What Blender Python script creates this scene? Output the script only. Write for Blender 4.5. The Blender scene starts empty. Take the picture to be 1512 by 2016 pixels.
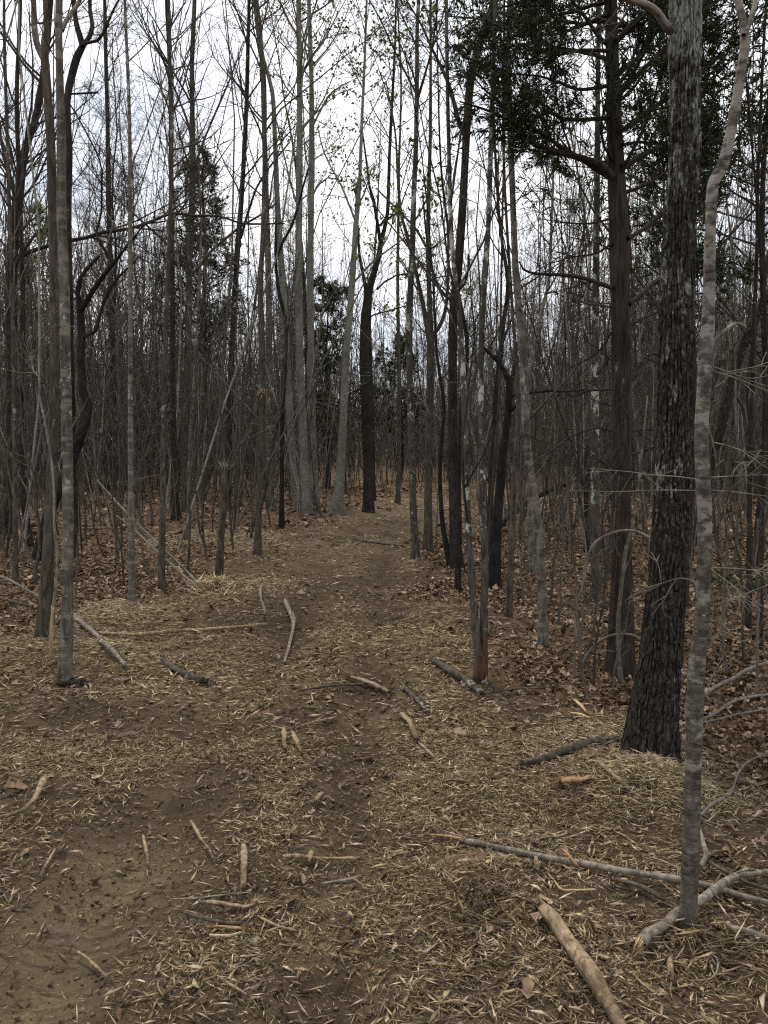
import bpy, math, random
import numpy as np

SC = bpy.context.scene
COL = SC.collection

# ------------------------------------------------------------------ camera
F_PX, CX, CY, CAM_H = 1630.0, 756.0, 1008.0, 1.6
PITCH = math.atan(128.0 / F_PX)
cam_d = bpy.data.cameras.new("camera")
cam = bpy.data.objects.new("camera", cam_d)
COL.objects.link(cam)
cam.location = (0, 0, CAM_H)
cam.rotation_euler = (math.pi / 2 - PITCH, 0, 0)
cam_d.sensor_fit = 'VERTICAL'
cam_d.sensor_height = 24.0
cam_d.lens = 24.0 * F_PX / 2016.0
cam_d.clip_start = 0.05
cam_d.clip_end = 1500
SC.camera = cam

# ------------------------------------------------------------------ world
SUN_EL, SUN_AZ = math.radians(64), math.radians(-25)   # azimuth from +Y, clockwise positive
world = bpy.data.worlds.new("World")
SC.world = world
world.use_nodes = True
wn = world.node_tree
wn.nodes.clear()
def N(tree, typ, **kw):
    n = tree.nodes.new(typ)
    for k, v in kw.items():
        if k.startswith('i_'):
            n.inputs[k[2:].replace('_', ' ')].default_value = v
        else:
            setattr(n, k, v)
    return n
w_out = N(wn, 'ShaderNodeOutputWorld')
w_bg = N(wn, 'ShaderNodeBackground')
w_sky = N(wn, 'ShaderNodeTexSky', sky_type='NISHITA', sun_disc=False, sun_elevation=SUN_EL, sun_rotation=SUN_AZ)
w_tc = N(wn, 'ShaderNodeTexCoord')
w_map = N(wn, 'ShaderNodeMapping')
w_map.inputs['Scale'].default_value = (1.0, 1.0, 2.6)
w_noise = N(wn, 'ShaderNodeTexNoise')
w_noise.inputs['Scale'].default_value = 2.3
w_noise.inputs['Detail'].default_value = 5
w_noise.inputs['Roughness'].default_value = 0.55
w_ramp = N(wn, 'ShaderNodeValToRGB')
w_ramp.color_ramp.elements[0].position = 0.34
w_ramp.color_ramp.elements[0].color = (4.5, 5.0, 5.9, 1)
w_ramp.color_ramp.elements[1].position = 0.6
w_ramp.color_ramp.elements[1].color = (8.5, 8.45, 8.45, 1)
w_mix = N(wn, 'ShaderNodeMix', data_type='RGBA')
w_mix.inputs['Factor'].default_value = 0.93
wn.links.new(w_tc.outputs['Generated'], w_map.inputs['Vector'])
wn.links.new(w_map.outputs['Vector'], w_noise.inputs['Vector'])
wn.links.new(w_noise.outputs['Fac'], w_ramp.inputs['Fac'])
wn.links.new(w_sky.outputs['Color'], w_mix.inputs['A'])
wn.links.new(w_ramp.outputs['Color'], w_mix.inputs['B'])
wn.links.new(w_mix.outputs['Result'], w_bg.inputs['Color'])
w_bg.inputs['Strength'].default_value = 0.11
wn.links.new(w_bg.outputs['Background'], w_out.inputs['Surface'])

# ------------------------------------------------------------------ sun behind cloud
sun_d = bpy.data.lights.new("sun", 'SUN')
sun_d.energy = 1.5
sun_d.angle = math.radians(14)
sun_d.color = (1.0, 0.91, 0.78)
sun = bpy.data.objects.new("sun", sun_d)
COL.objects.link(sun)
from mathutils import Vector
sdir = Vector((math.cos(SUN_EL) * math.sin(SUN_AZ), math.cos(SUN_EL) * math.cos(SUN_AZ), math.sin(SUN_EL)))
sun.rotation_euler = (-sdir).to_track_quat('-Z', 'Y').to_euler()
sun.location = (0, 0, 30)

# ------------------------------------------------------------------ view, sampling
SC.view_settings.view_transform = 'Standard'
SC.view_settings.look = 'None'
SC.view_settings.gamma = 1
SC.view_settings.use_curve_mapping = False
SC.view_settings.exposure = 0.72
SC.render.engine = 'CYCLES'
SC.cycles.max_bounces = 5
SC.cycles.diffuse_bounces = 3
SC.cycles.glossy_bounces = 1
SC.cycles.transmission_bounces = 2
SC.cycles.use_denoising = False
SC.cycles.filter_width = 1.2
SC.cycles.sample_clamp_indirect = 2.0

# ------------------------------------------------------------------ numeric helpers
rng = np.random.default_rng(7)

def _hash(ix, iy, iz, seed):
    h = (ix * 374761393 + iy * 668265263 + iz * 2147483647 + seed * 144665) & 0xFFFFFFFF
    h = ((h ^ (h >> 13)) * 1274126177) & 0xFFFFFFFF
    h = h ^ (h >> 16)
    return (h & 0xFFFF) / 65535.0

def noise3(x, y, z, seed=0):
    x, y, z = np.broadcast_arrays(np.asarray(x, float), np.asarray(y, float), np.asarray(z, float))
    ix, iy, iz = np.floor(x).astype(np.int64), np.floor(y).astype(np.int64), np.floor(z).astype(np.int64)
    fx, fy, fz = x - ix, y - iy, z - iz
    fx, fy, fz = fx * fx * (3 - 2 * fx), fy * fy * (3 - 2 * fy), fz * fz * (3 - 2 * fz)
    r = 0
    for a in (0, 1):
        for b in (0, 1):
            for c in (0, 1):
                r = r + _hash(ix + a, iy + b, iz + c, seed) * (fx if a else 1 - fx) * (fy if b else 1 - fy) * (fz if c else 1 - fz)
    return r

def noise2(x, y, seed=0):
    x, y = np.broadcast_arrays(np.asarray(x, float), np.asarray(y, float))
    ix, iy = np.floor(x).astype(np.int64), np.floor(y).astype(np.int64)
    fx, fy = x - ix, y - iy
    fx, fy = fx * fx * (3 - 2 * fx), fy * fy * (3 - 2 * fy)
    h = lambda a, b: _hash(ix + a, iy + b, 0 * ix, seed)
    return (h(0, 0) * (1 - fx) + h(1, 0) * fx) * (1 - fy) + (h(0, 1) * (1 - fx) + h(1, 1) * fx) * fy

def sstep(a, b, x):
    t = np.clip((np.asarray(x, float) - a) / (b - a), 0, 1)
    return t * t * (3 - 2 * t)

def norm(v):
    return v / np.maximum(np.linalg.norm(v, axis=-1, keepdims=True), 1e-9)

# ------------------------------------------------------------------ pixel rays
FWD = np.array([0, math.cos(PITCH), -math.sin(PITCH)])
UPV = np.array([0, math.sin(PITCH), math.cos(PITCH)])
def ray(px, py):
    return FWD + (px - CX) / F_PX * np.array([1.0, 0, 0]) + (CY - py) / F_PX * UPV
def at_depth(px, py, Y):
    d = ray(px, py)
    return np.array([0, 0, CAM_H]) + d * (Y / d[1])
def flat(px, py):
    d = ray(px, py)
    return np.array([0, 0, CAM_H]) + d * (CAM_H / -d[2])

# trail: the two wheel ruts, traced on the ground
_L = np.array([flat(*p)[:2] for p in [(-60, 2120), (60, 1960), (160, 1830), (250, 1700), (330, 1560), (420, 1440), (520, 1330), (575, 1250), (610, 1160), (640, 1090), (690, 1045), (735, 1015), (800, 990), (900, 972), (1000, 962)]])
_R = np.array([flat(*p)[:2] for p in [(640, 2120), (655, 1900), (670, 1750), (688, 1600), (700, 1480), (728, 1340), (742, 1230), (748, 1140), (758, 1080), (785, 1045), (830, 1015), (900, 990), (1010, 972), (1120, 962)]])
def rutL(y): return np.interp(y, _L[:, 1], _L[:, 0])
def rutR(y): return np.interp(y, _R[:, 1], _R[:, 0])
def trail_d(x, y):
    """signed lateral distance outside the rut pair (negative = between the ruts)"""
    c = (rutL(y) + rutR(y)) / 2
    hw = (rutR(y) - rutL(y)) / 2
    return np.abs(x - c) - hw

MOUNDS = []   # (x, y, radius, height)
def height(x, y):
    x, y = np.asarray(x, float), np.asarray(y, float)
    near = 1 - sstep(18, 30, y)
    d1, d2 = x - rutL(y), x - rutR(y)
    ruts = np.exp(-(d1 / 0.2) ** 2) + np.exp(-(d2 / 0.2) ** 2)
    td = trail_d(x, y)
    berm = np.exp(-((td - 0.55) / 0.28) ** 2)
    z = -0.055 * ruts * near * (0.6 + 0.8 * noise2(x * 1.1, y * 1.1, 3)) + 0.05 * berm * near * noise2(x * 2, y * 2, 5)
    z = z + (noise2(x * 0.45, y * 0.45, 11) - 0.5) * 0.10 + (noise2(x * 2.2, y * 2.2, 12) - 0.5) * 0.045
    z = z + (noise2(x * 7, y * 7, 13) - 0.5) * 0.026 * (1 - sstep(8, 14, y)) + (noise2(x * 17, y * 17, 14) - 0.5) * 0.014 * (1 - sstep(5, 8, y))
    z = z + (noise2(x * 0.08, y * 0.08, 21) - 0.5) * 0.5 * sstep(20, 45, np.hypot(x, y))
    z = z + (3.5 + 7 * noise2(x * .03, y * .012, 23) + 3 * noise2(x * .11, y * .05, 24)) * sstep(85, 190, np.hypot(x, y))
    for (mx, my, mr, mh) in MOUNDS:
        z = z + mh * np.exp(-(((x - mx) ** 2 + (y - my) ** 2) / (mr * mr)))
    return z
def gpt(px, py):
    p = flat(px, py)
    d = ray(px, py)
    for _ in range(12):
        hz = float(height(p[0], p[1]))
        t = (CAM_H - hz) / -d[2]
        p = 0.5 * p + 0.5 * (np.array([0, 0, CAM_H]) + d * t)
    p[2] = float(height(p[0], p[1]))
    return p
for (mpx, mpy, mr, mh) in [(930, 1790, .22, .10), (1290, 1570, .30, .08), (230, 1215, .5, .10), (60, 1300, .7, .10), (1200, 1530, .35, .07), (400, 1500, .35, .05), (420, 1150, .5, .07)]:
    q = flat(mpx, mpy)
    MOUNDS.append((q[0], q[1], mr, mh))

# ------------------------------------------------------------------ mesh building
class MB:
    def __init__(s): s.v, s.q, s.t, s.n = [], [], [], 0
    def add(s, v, q=None, t=None):
        v = np.asarray(v, float).reshape(-1, 3)
        if q is not None and len(q): s.q.append(np.asarray(q, np.int64).reshape(-1, 4) + s.n)
        if t is not None and len(t): s.t.append(np.asarray(t, np.int64).reshape(-1, 3) + s.n)
        s.v.append(v); s.n += len(v)
        return s
    def arrays(s):
        v = np.concatenate(s.v) if s.v else np.zeros((0, 3))
        q = np.concatenate(s.q) if s.q else np.zeros((0, 4), np.int64)
        t = np.concatenate(s.t) if s.t else np.zeros((0, 3), np.int64)
        return v, q, t
    def mesh(s, name, mat, smooth=True, origin=(0, 0, 0)):
        v, q, t = s.arrays()
        me = bpy.data.meshes.new(name)
        me.vertices.add(len(v))
        me.vertices.foreach_set('co', (v - np.asarray(origin, float)).astype(np.float32).ravel())
        me.loops.add(len(q) * 4 + len(t) * 3)
        me.loops.foreach_set('vertex_index', np.concatenate([q.ravel(), t.ravel()]).astype(np.int32))
        me.polygons.add(len(q) + len(t))
        ls = np.concatenate([np.arange(len(q)) * 4, len(q) * 4 + np.arange(len(t)) * 3]).astype(np.int32)
        me.polygons.foreach_set('loop_start', ls)
        if smooth: me.polygons.foreach_set('use_smooth', np.ones(len(q) + len(t), bool))
        me.update(calc_edges=True)
        me.materials.append(mat)
        return me

def obj(name, me, parent=None, loc=None):
    o = bpy.data.objects.new(name, me)
    COL.objects.link(o)
    if parent is not None: o.parent = parent
    if loc is not None: o.location = tuple(float(c) for c in loc)
    return o
def tag(o, label=None, cat=None, group=None, kind=None):
    if label: o['label'] = label
    if cat: o['category'] = cat
    if group: o['group'] = group
    if kind: o['kind'] = kind
    return o

def tubes(P, R, sides, jit=0.0):
    """batch of tubes: P (B,N,3), R (B,N)"""
    B, Nn, _ = P.shape
    T = np.empty_like(P)
    T[:, 1:-1] = P[:, 2:] - P[:, :-2]
    T[:, 0] = P[:, 1] - P[:, 0]
    T[:, -1] = P[:, -1] - P[:, -2]
    T = norm(T)
    m = np.abs(norm(P[:, -1] - P[:, 0])[:, 2]) > 0.75
    ref = np.where(m[:, None], np.array([0.12, 1.0, 0.05]), np.array([0.1, 0.05, 1.0]))[:, None, :]
    n1 = norm(np.cross(T, np.broadcast_to(ref, T.shape)))
    n2 = np.cross(T, n1)
    a = np.arange(sides) * 2 * math.pi / sides
    rr = R[:, :, None]
    if jit: rr = rr * (1 + jit * (rng.random((B, Nn, sides)) - .5))
    V = P[:, :, None, :] + (rr * np.cos(a))[..., None] * n1[:, :, None, :] + (rr * np.sin(a))[..., None] * n2[:, :, None, :]
    b = np.arange(B)[:, None, None] * (Nn * sides)
    i = np.arange(Nn - 1)[None, :, None] * sides
    k = np.arange(sides)[None, None, :]
    k2 = (k + 1) % sides
    q = np.stack([b + i + k, b + i + k2, b + i + sides + k2, b + i + sides + k], -1).reshape(-1, 4)
    return V.reshape(-1, 3), q

def grow(p0, d0, L, n, wig, up):
    B = len(p0)
    P = np.zeros((B, n + 1, 3)); P[:, 0] = p0
    d = norm(np.array(d0, float)); st = (np.asarray(L) / n)[:, None]
    for i in range(n):
        d = d + rng.normal(0, wig, (B, 3)); d[:, 2] += up
        d = norm(d)
        P[:, i + 1] = P[:, i] + d * st
    return P

def kids(P, R, L, K, t0, t1, ang, sd, ratio):
    B, Nn, _ = P.shape
    t = rng.uniform(t0, t1, (B, K))
    f = t * (Nn - 1); i = np.minimum(f.astype(int), Nn - 2); u = (f - i)[..., None]
    bi = np.arange(B)[:, None]
    p = P[bi, i] * (1 - u) + P[bi, i + 1] * u
    T = norm(P[bi, i + 1] - P[bi, i])
    r = R[bi, i] * (1 - u[..., 0]) + R[bi, i + 1] * u[..., 0]
    a = np.clip(rng.normal(ang, sd, (B, K)), .15, 1.7)[..., None]
    perp = norm(np.cross(T, rng.normal(0, 1, T.shape)))
    d = np.cos(a) * T + np.sin(a) * perp
    Lk = np.asarray(L)[:, None] * ratio * (1.05 - 0.55 * t) * rng.uniform(.55, 1.25, (B, K))
    return p.reshape(-1, 3), d.reshape(-1, 3), Lk.ravel(), r.ravel(), t.ravel()

def taper(r0, n, end=.25, mn=.0):
    return np.maximum(r0[:, None] * np.linspace(1, end, n + 1)[None], mn)

def smooth_path(pts, step):
    pts = np.asarray(pts, float)
    if len(pts) < 3:
        n = max(2, int(np.linalg.norm(pts[-1, :3] - pts[0, :3]) / step) + 1)
        u = np.linspace(0, 1, n)[:, None]
        return pts[0] * (1 - u) + pts[-1] * u
    out = []
    e = np.vstack([2 * pts[0] - pts[1], pts, 2 * pts[-1] - pts[-2]])
    for i in range(1, len(e) - 2):
        n = max(1, int(round(np.linalg.norm(e[i + 1, :3] - e[i, :3]) / step)))
        for u in np.arange(n) / n:
            a, b, c, d = e[i - 1], e[i], e[i + 1], e[i + 2]
            out.append(.5 * (2 * b + (c - a) * u + (2 * a - 5 * b + 4 * c - d) * u * u + (3 * b - a - 3 * c + d) * u ** 3))
    out.append(pts[-1])
    o = np.array(out)
    if o.shape[1] > 3: o[:, 3] = np.maximum(o[:, 3], pts[:, 3].min() * .8)
    return o

# ------------------------------------------------------------------ materials
def mat_base(name, rough=.9, spec=.15):
    m = bpy.data.materials.new(name); m.use_nodes = True
    t = m.node_tree; b = t.nodes['Principled BSDF']
    b.inputs['Roughness'].default_value = rough
    b.inputs['Specular IOR Level'].default_value = spec
    return m, t, b
def ramp(t, fac, stops, interp='LINEAR'):
    r = t.nodes.new('ShaderNodeValToRGB'); r.color_ramp.interpolation = interp
    el = r.color_ramp.elements
    while len(el) < len(stops): el.new(.5)
    for e, (p, c) in zip(el, stops):
        e.position = p; e.color = (*c, 1) if len(c) == 3 else c
    t.links.new(fac, r.inputs['Fac'])
    return r.outputs['Color']
def tex(t, vec, scale, detail=4, rough=.55, typ='Noise', dist=0.0):
    n = t.nodes.new('ShaderNodeTexNoise' if typ == 'Noise' else 'ShaderNodeTexVoronoi')
    n.inputs['Scale'].default_value = scale
    if typ == 'Noise':
        n.inputs['Detail'].default_value = detail; n.inputs['Roughness'].default_value = rough
        n.inputs['Distortion'].default_value = dist
    if vec is not None: t.links.new(vec, n.inputs['Vector'])
    return n.outputs['Fac'] if typ == 'Noise' else n.outputs['Distance']
def mapping(t, scale=(1, 1, 1), kind='Object'):
    tc = t.nodes.new('ShaderNodeTexCoord'); mp = t.nodes.new('ShaderNodeMapping')
    mp.inputs['Scale'].default_value = scale
    t.links.new(tc.outputs[kind], mp.inputs['Vector'])
    return mp.outputs['Vector']
def mixc(t, fac, a, b):
    m = t.nodes.new('ShaderNodeMix'); m.data_type = 'RGBA'
    if isinstance(fac, (int, float)): m.inputs['Factor'].default_value = fac
    else: t.links.new(fac, m.inputs['Factor'])
    for s, v in (('A', a), ('B', b)):
        if isinstance(v, tuple): m.inputs[s].default_value = (*v, 1)
        else: t.links.new(v, m.inputs[s])
    return m.outputs['Result']
def math_n(t, op, a, b=None):
    m = t.nodes.new('ShaderNodeMath'); m.operation = op
    for i, v in enumerate((a, b)):
        if v is None: continue
        if isinstance(v, (int, float)): m.inputs[i].default_value = v
        else: t.links.new(v, m.inputs[i])
    return m.outputs[0]
def bump(t, b, h, strength=.5, dist=.01):
    n = t.nodes.new('ShaderNodeBump'); n.inputs['Strength'].default_value = strength; n.inputs['Distance'].default_value = dist
    t.links.new(h, n.inputs['Height']); t.links.new(n.outputs['Normal'], b.inputs['Normal'])

def bark(name, dark, light, lichen=(.45, .47, .42), lich=.0, lscale=9, vs=.22, scale=38, bmp=.6, band=0.0, moss=0.0, sharp=.14):
    """furrowed bark: vertical grain, lichen blotches, optional horizontal bands and moss"""
    m, t, b = mat_base(name)
    v = mapping(t, (1, 1, vs))
    g = tex(t, v, scale, 5, .65, dist=.3)
    col = ramp(t, g, [(.5 - sharp, dark), (.5 + sharp, light)])
    v0 = mapping(t, (1, 1, .7))
    big = tex(t, v0, 2.2, 3)
    col = mixc(t, ramp(t, big, [(.38, (0, 0, 0)), (.62, (.55, .55, .55))]), col, tuple(c * .55 for c in dark))
    if band:
        vb = mapping(t, (1, 1, 3.2))
        bb = tex(t, vb, 6, 4, .6)
        col = mixc(t, ramp(t, bb, [(.5, (0, 0, 0)), (.62, (band, band, band))]), col, tuple(min(1, c * 1.5) for c in light))
    if lich:
        ln = tex(t, mapping(t, (1, 1, .75)), lscale, 8, .78, dist=.2)
        ln2 = tex(t, mapping(t), 1.7, 2)
        s = math_n(t, 'ADD', ln, math_n(t, 'MULTIPLY', math_n(t, 'SUBTRACT', ln2, .5), .5))
        e = .72 - .22 * lich
        col = mixc(t, ramp(t, s, [(e, (0, 0, 0)), (e + .05, (.9, .9, .9))]), col, lichen)
    if moss:
        mn = tex(t, mapping(t), 5, 4)
        col = mixc(t, ramp(t, mn, [(.55, (0, 0, 0)), (.7, (moss, moss, moss))]), col, (.04, .05, .022))
    t.links.new(col, b.inputs['Base Color'])
    bump(t, b, g, bmp, .012)
    return m

def wood(name, stops, grain=(30, 30, 30), bmp=.3):
    """broken wood: colour by piece, streaked along the fibres"""
    m, t, b = mat_base(name, .85)
    geo = t.nodes.new('ShaderNodeNewGeometry')
    c = ramp(t, geo.outputs['Random Per Island'], stops)
    n = tex(t, mapping(t), grain[0], 3)
    c = mixc(t, ramp(t, n, [(.35, (.55, .55, .55)), (.65, (0, 0, 0))]), c, tuple(x * .5 for x in stops[0][1]))
    t.links.new(c, b.inputs['Base Color'])
    bump(t, b, n, bmp, .004)
    return m

M = {}
M['dark'] = bark('dark_bark', (.014, .011, .009), (.06, .049, .039), lich=.25, lscale=14)
M['grey'] = bark('grey_bark', (.055, .047, .037), (.18, .16, .13), (.36, .35, .30), lich=.62, lscale=16, band=.5, scale=24, bmp=.35)
M['brown'] = bark('brown_bark', (.038, .030, .023), (.135, .113, .089), (.27, .27, .23), lich=.45, lscale=14, moss=.3)
M['pale'] = bark('pale_bark', (.125, .118, .099), (.245, .232, .198), (.05, .045, .04), lich=.32, lscale=7, vs=1.6, scale=14, bmp=.25)
M['mott'] = bark('lichened_bark', (.035, .03, .025), (.12, .105, .087), (.42, .43, .38), lich=.72, lscale=12)
M['black'] = bark('black_bark', (.012, .01, .009), (.035, .03, .026), lich=.0)
M['cedar'] = bark('cedar_bark', (.017, .013, .0105), (.07, .054, .043), (.28, .27, .24), lich=.2, vs=.09, scale=60, bmp=.8)
def birch_mat():
    m, t, b = mat_base('birch_bark', .85)
    v = mapping(t)
    base = ramp(t, tex(t, mapping(t, (1, 1, 1.25)), 24, 7, .8), [(.36, (.04, .033, .026)), (.5, (.095, .082, .066)), (.66, (.18, .16, .13))])
    lent = tex(t, mapping(t, (10, 10, 45)), 1.0, 5, .7)
    col = mixc(t, ramp(t, lent, [(.39, (.85, .85, .85)), (.44, (0, 0, 0))]), base, (.035, .028, .022))
    pale = tex(t, mapping(t, (9, 9, 15)), 1.0, 8, .72)
    zc = t.nodes.new('ShaderNodeSeparateXYZ'); t.links.new(v, zc.inputs[0])
    up = math_n(t, 'MULTIPLY', math_n(t, 'MINIMUM', zc.outputs['Z'], 3.4), .05)
    col = mixc(t, ramp(t, math_n(t, 'ADD', pale, up), [(.585, (0, 0, 0)), (.65, (.8, .8, .8))]), col, (.25, .232, .193))
    blot = tex(t, mapping(t, (3, 3, 6.5)), 1.0, 6, .7)
    col = mixc(t, ramp(t, blot, [(.37, (.92, .92, .92)), (.43, (0, 0, 0))]), col, (.025, .021, .017))
    li = tex(t, v, 19, 8, .8)
    col = mixc(t, ramp(t, li, [(.64, (0, 0, 0)), (.67, (.9, .9, .9))]), col, (.42, .43, .37))
    t.links.new(col, b.inputs['Base Color'])
    bump(t, b, math_n(t, 'ADD', lent, pale), .8, .006)
    return m
M['birch'] = birch_mat()
def oak_mat():
    m, t, b = mat_base('oak_bark', .95)
    v = mapping(t, (1, 1, .32))
    wv = t.nodes.new('ShaderNodeTexVoronoi'); wv.feature = 'DISTANCE_TO_EDGE'; wv.inputs['Scale'].default_value = 30
    nz = t.nodes.new('ShaderNodeTexNoise'); nz.inputs['Scale'].default_value = 14; t.links.new(v, nz.inputs['Vector'])
    ad = t.nodes.new('ShaderNodeVectorMath'); ad.operation = 'MULTIPLY_ADD'
    t.links.new(nz.outputs['Color'], ad.inputs[0]); ad.inputs[1].default_value = (.05, .05, .05); t.links.new(v, ad.inputs[2])
    t.links.new(ad.outputs[0], wv.inputs['Vector'])
    g = tex(t, mapping(t, (1, 1, .5)), 75, 6, .75)
    col = ramp(t, g, [(.36, (.014, .012, .010)), (.52, (.045, .038, .031)), (.68, (.12, .104, .085))])
    zc = t.nodes.new('ShaderNodeSeparateXYZ'); t.links.new(mapping(t), zc.inputs[0])
    up = math_n(t, 'MULTIPLY', math_n(t, 'MINIMUM', zc.outputs['Z'], 4.0), .042)
    li = tex(t, mapping(t, (1, 1, .42)), 30, 8, .8, dist=.15)
    li2 = tex(t, mapping(t), 2.4, 3)
    sm = math_n(t, 'ADD', math_n(t, 'ADD', li, up), math_n(t, 'MULTIPLY', math_n(t, 'SUBTRACT', li2, .5), .55))
    col = mixc(t, ramp(t, sm, [(.625, (0, 0, 0)), (.69, (.9, .9, .9))]), col, ramp(t, g, [(.35, (.14, .14, .12)), (.65, (.36, .36, .31))]))
    t.links.new(col, b.inputs['Base Color'])
    h = math_n(t, 'ADD', math_n(t, 'MINIMUM', math_n(t, 'MULTIPLY', wv.outputs['Distance'], 6), 1.0), math_n(t, 'MULTIPLY', g, .5))
    bump(t, b, h, 1.0, .018)
    return m
M['oak'] = oak_mat()
M['twig'] = bark('twig_bark', (.035, .029, .023), (.10, .086, .07), lich=0, scale=20, bmp=.2)
M['twigpale'] = bark('pale_twig_bark', (.10, .088, .07), (.24, .215, .175), lich=0, scale=20, bmp=.2)
M['deadgrey'] = bark('weathered_wood', (.10, .086, .067), (.33, .29, .23), (.46, .44, .37), lich=.35, vs=.3, bmp=.4)
M['peeled'] = bark('peeled_wood', (.13, .09, .052), (.42, .325, .205), (.09, .066, .044), lich=.55, lscale=13, vs=.12, scale=50, bmp=.7)
M['fresh'] = bark('fresh_wood', (.36, .25, .12), (.62, .48, .28), lich=0, vs=.12, scale=60, bmp=.3)
M['orange'] = bark('raw_orange_wood', (.20, .105, .05), (.42, .27, .155), lich=0, vs=.12, scale=50, bmp=.3)
M['straw'] = wood('shredded_wood', [(0, (.07, .048, .029)), (.25, (.20, .142, .083)), (.65, (.39, .292, .175)), (.93, (.53, .415, .265)), (1, (.68, .57, .40))])
M['strawpale'] = wood('pale_shredded_wood', [(0, (.28, .2, .11)), (.4, (.56, .44, .27)), (1, (.78, .67, .46))])
M['leaf'] = wood('dead_leaves', [(0, (.065, .042, .027)), (.4, (.18, .115, .072)), (.75, (.31, .215, .14)), (1, (.48, .37, .26))], bmp=.1)
M['cedarleaf'] = wood('cedar_needles', [(0, (.018, .026, .012)), (.6, (.042, .057, .025)), (1, (.09, .105, .045))], bmp=0)
M['pineleaf'] = wood('pine_needles', [(0, (.02, .032, .018)), (.6, (.045, .065, .032)), (1, (.075, .095, .048))], bmp=0)
M['young'] = wood('young_leaves', [(0, (.09, .11, .025)), (.6, (.16, .19, .045)), (1, (.25, .27, .08))], bmp=0)
M['farbark'] = wood('far_bark', [(0, (.035, .029, .022)), (.45, (.10, .085, .067)), (.8, (.18, .16, .132)), (1, (.33, .31, .27))], grain=(3, 3, 3))

# ground
def ground_mat():
    m, t, b = mat_base('forest_floor', .95, .1)
    at = lambda n: (lambda a: (setattr(a, 'attribute_name', n), a.outputs['Fac'])[1])(t.nodes.new('ShaderNodeAttribute'))
    v = mapping(t)
    n1 = tex(t, v, 9, 6, .65); n2 = tex(t, v, 55, 5, .7); n3 = tex(t, v, 2.1, 4)
    soil = ramp(t, n1, [(.3, (.038, .027, .017)), (.55, (.082, .058, .037)), (.75, (.155, .114, .073))])
    soil = mixc(t, ramp(t, n2, [(.45, (0, 0, 0)), (.65, (.7, .7, .7))]), soil, (.04, .028, .018))
    clay = ramp(t, n2, [(.3, (.13, .097, .062)), (.7, (.27, .205, .13))])
    straw = ramp(t, n2, [(.35, (.07, .05, .03)), (.5, (.19, .14, .085)), (.68, (.38, .285, .175))])
    leaf = ramp(t, tex(t, v, 26, 5, .7), [(.33, (.045, .029, .019)), (.5, (.115, .072, .045)), (.68, (.21, .138, .088))])
    fib = None
    for ang_ in (.3, 1.35, 2.4):
        tc = t.nodes.new('ShaderNodeTexCoord'); mp = t.nodes.new('ShaderNodeMapping')
        mp.inputs['Rotation'].default_value = (0, 0, ang_); mp.inputs['Scale'].default_value = (22, 190, 60)
        mp.inputs['Location'].default_value = (ang_ * 7, 3, 0)
        t.links.new(tc.outputs['Object'], mp.inputs['Vector'])
        f_ = tex(t, mp.outputs['Vector'], 1.0, 3, .6, dist=.6)
        fib = f_ if fib is None else math_n(t, 'MAXIMUM', fib, f_)
    straw = mixc(t, ramp(t, fib, [(.56, (0, 0, 0)), (.66, (.9, .9, .9))]), straw, ramp(t, n1, [(.3, (.2, .145, .085)), (.7, (.42, .32, .2))]))
    soil = mixc(t, ramp(t, fib, [(.64, (0, 0, 0)), (.74, (.45, .45, .45))]), soil, (.2, .15, .09))
    c = mixc(t, at('leafy'), soil, leaf)
    c = mixc(t, math_n(t, 'MULTIPLY', at('strawy'), ramp(t, n1, [(.35, (.25, .25, .25)), (.6, (1, 1, 1))])), c, straw)
    c = mixc(t, math_n(t, 'MULTIPLY', at('clay'), ramp(t, n3, [(.35, (.3, .3, .3)), (.6, (1, 1, 1))])), c, clay)
    t.links.new(c, b.inputs['Base Color'])
    h = math_n(t, 'ADD', math_n(t, 'MULTIPLY', n1, .7), math_n(t, 'MULTIPLY', n2, .5))
    gr = t.nodes.new('ShaderNodeTexVoronoi'); gr.inputs['Scale'].default_value = 90; t.links.new(v, gr.inputs['Vector'])
    wv = t.nodes.new('ShaderNodeTexWave'); wv.bands_direction = 'Y'; wv.inputs['Scale'].default_value = 3.4; wv.inputs['Distortion'].default_value = 3.5; wv.inputs['Detail'].default_value = 3
    wv.inputs['Detail Scale'].default_value = 1.6; t.links.new(v, wv.inputs['Vector'])
    h = math_n(t, 'ADD', h, math_n(t, 'MULTIPLY', math_n(t, 'MULTIPLY', wv.outputs['Fac'], at('clay')), 1.6))
    h = math_n(t, 'ADD', h, math_n(t, 'MULTIPLY', fib, .5))
    h = math_n(t, 'ADD', h, math_n(t, 'MULTIPLY', gr.outputs['Distance'], .25))
    bump(t, b, h, 1.0, .03)
    return m
M['ground'] = ground_mat()
M['crumb'] = wood('soil_crumbs', [(0, (.06, .043, .027)), (.6, (.14, .104, .067)), (1, (.24, .185, .12))])
M['twigmid'] = bark('brown_twig_bark', (.06, .05, .04), (.165, .14, .11), lich=0, scale=20, bmp=.3)

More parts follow.
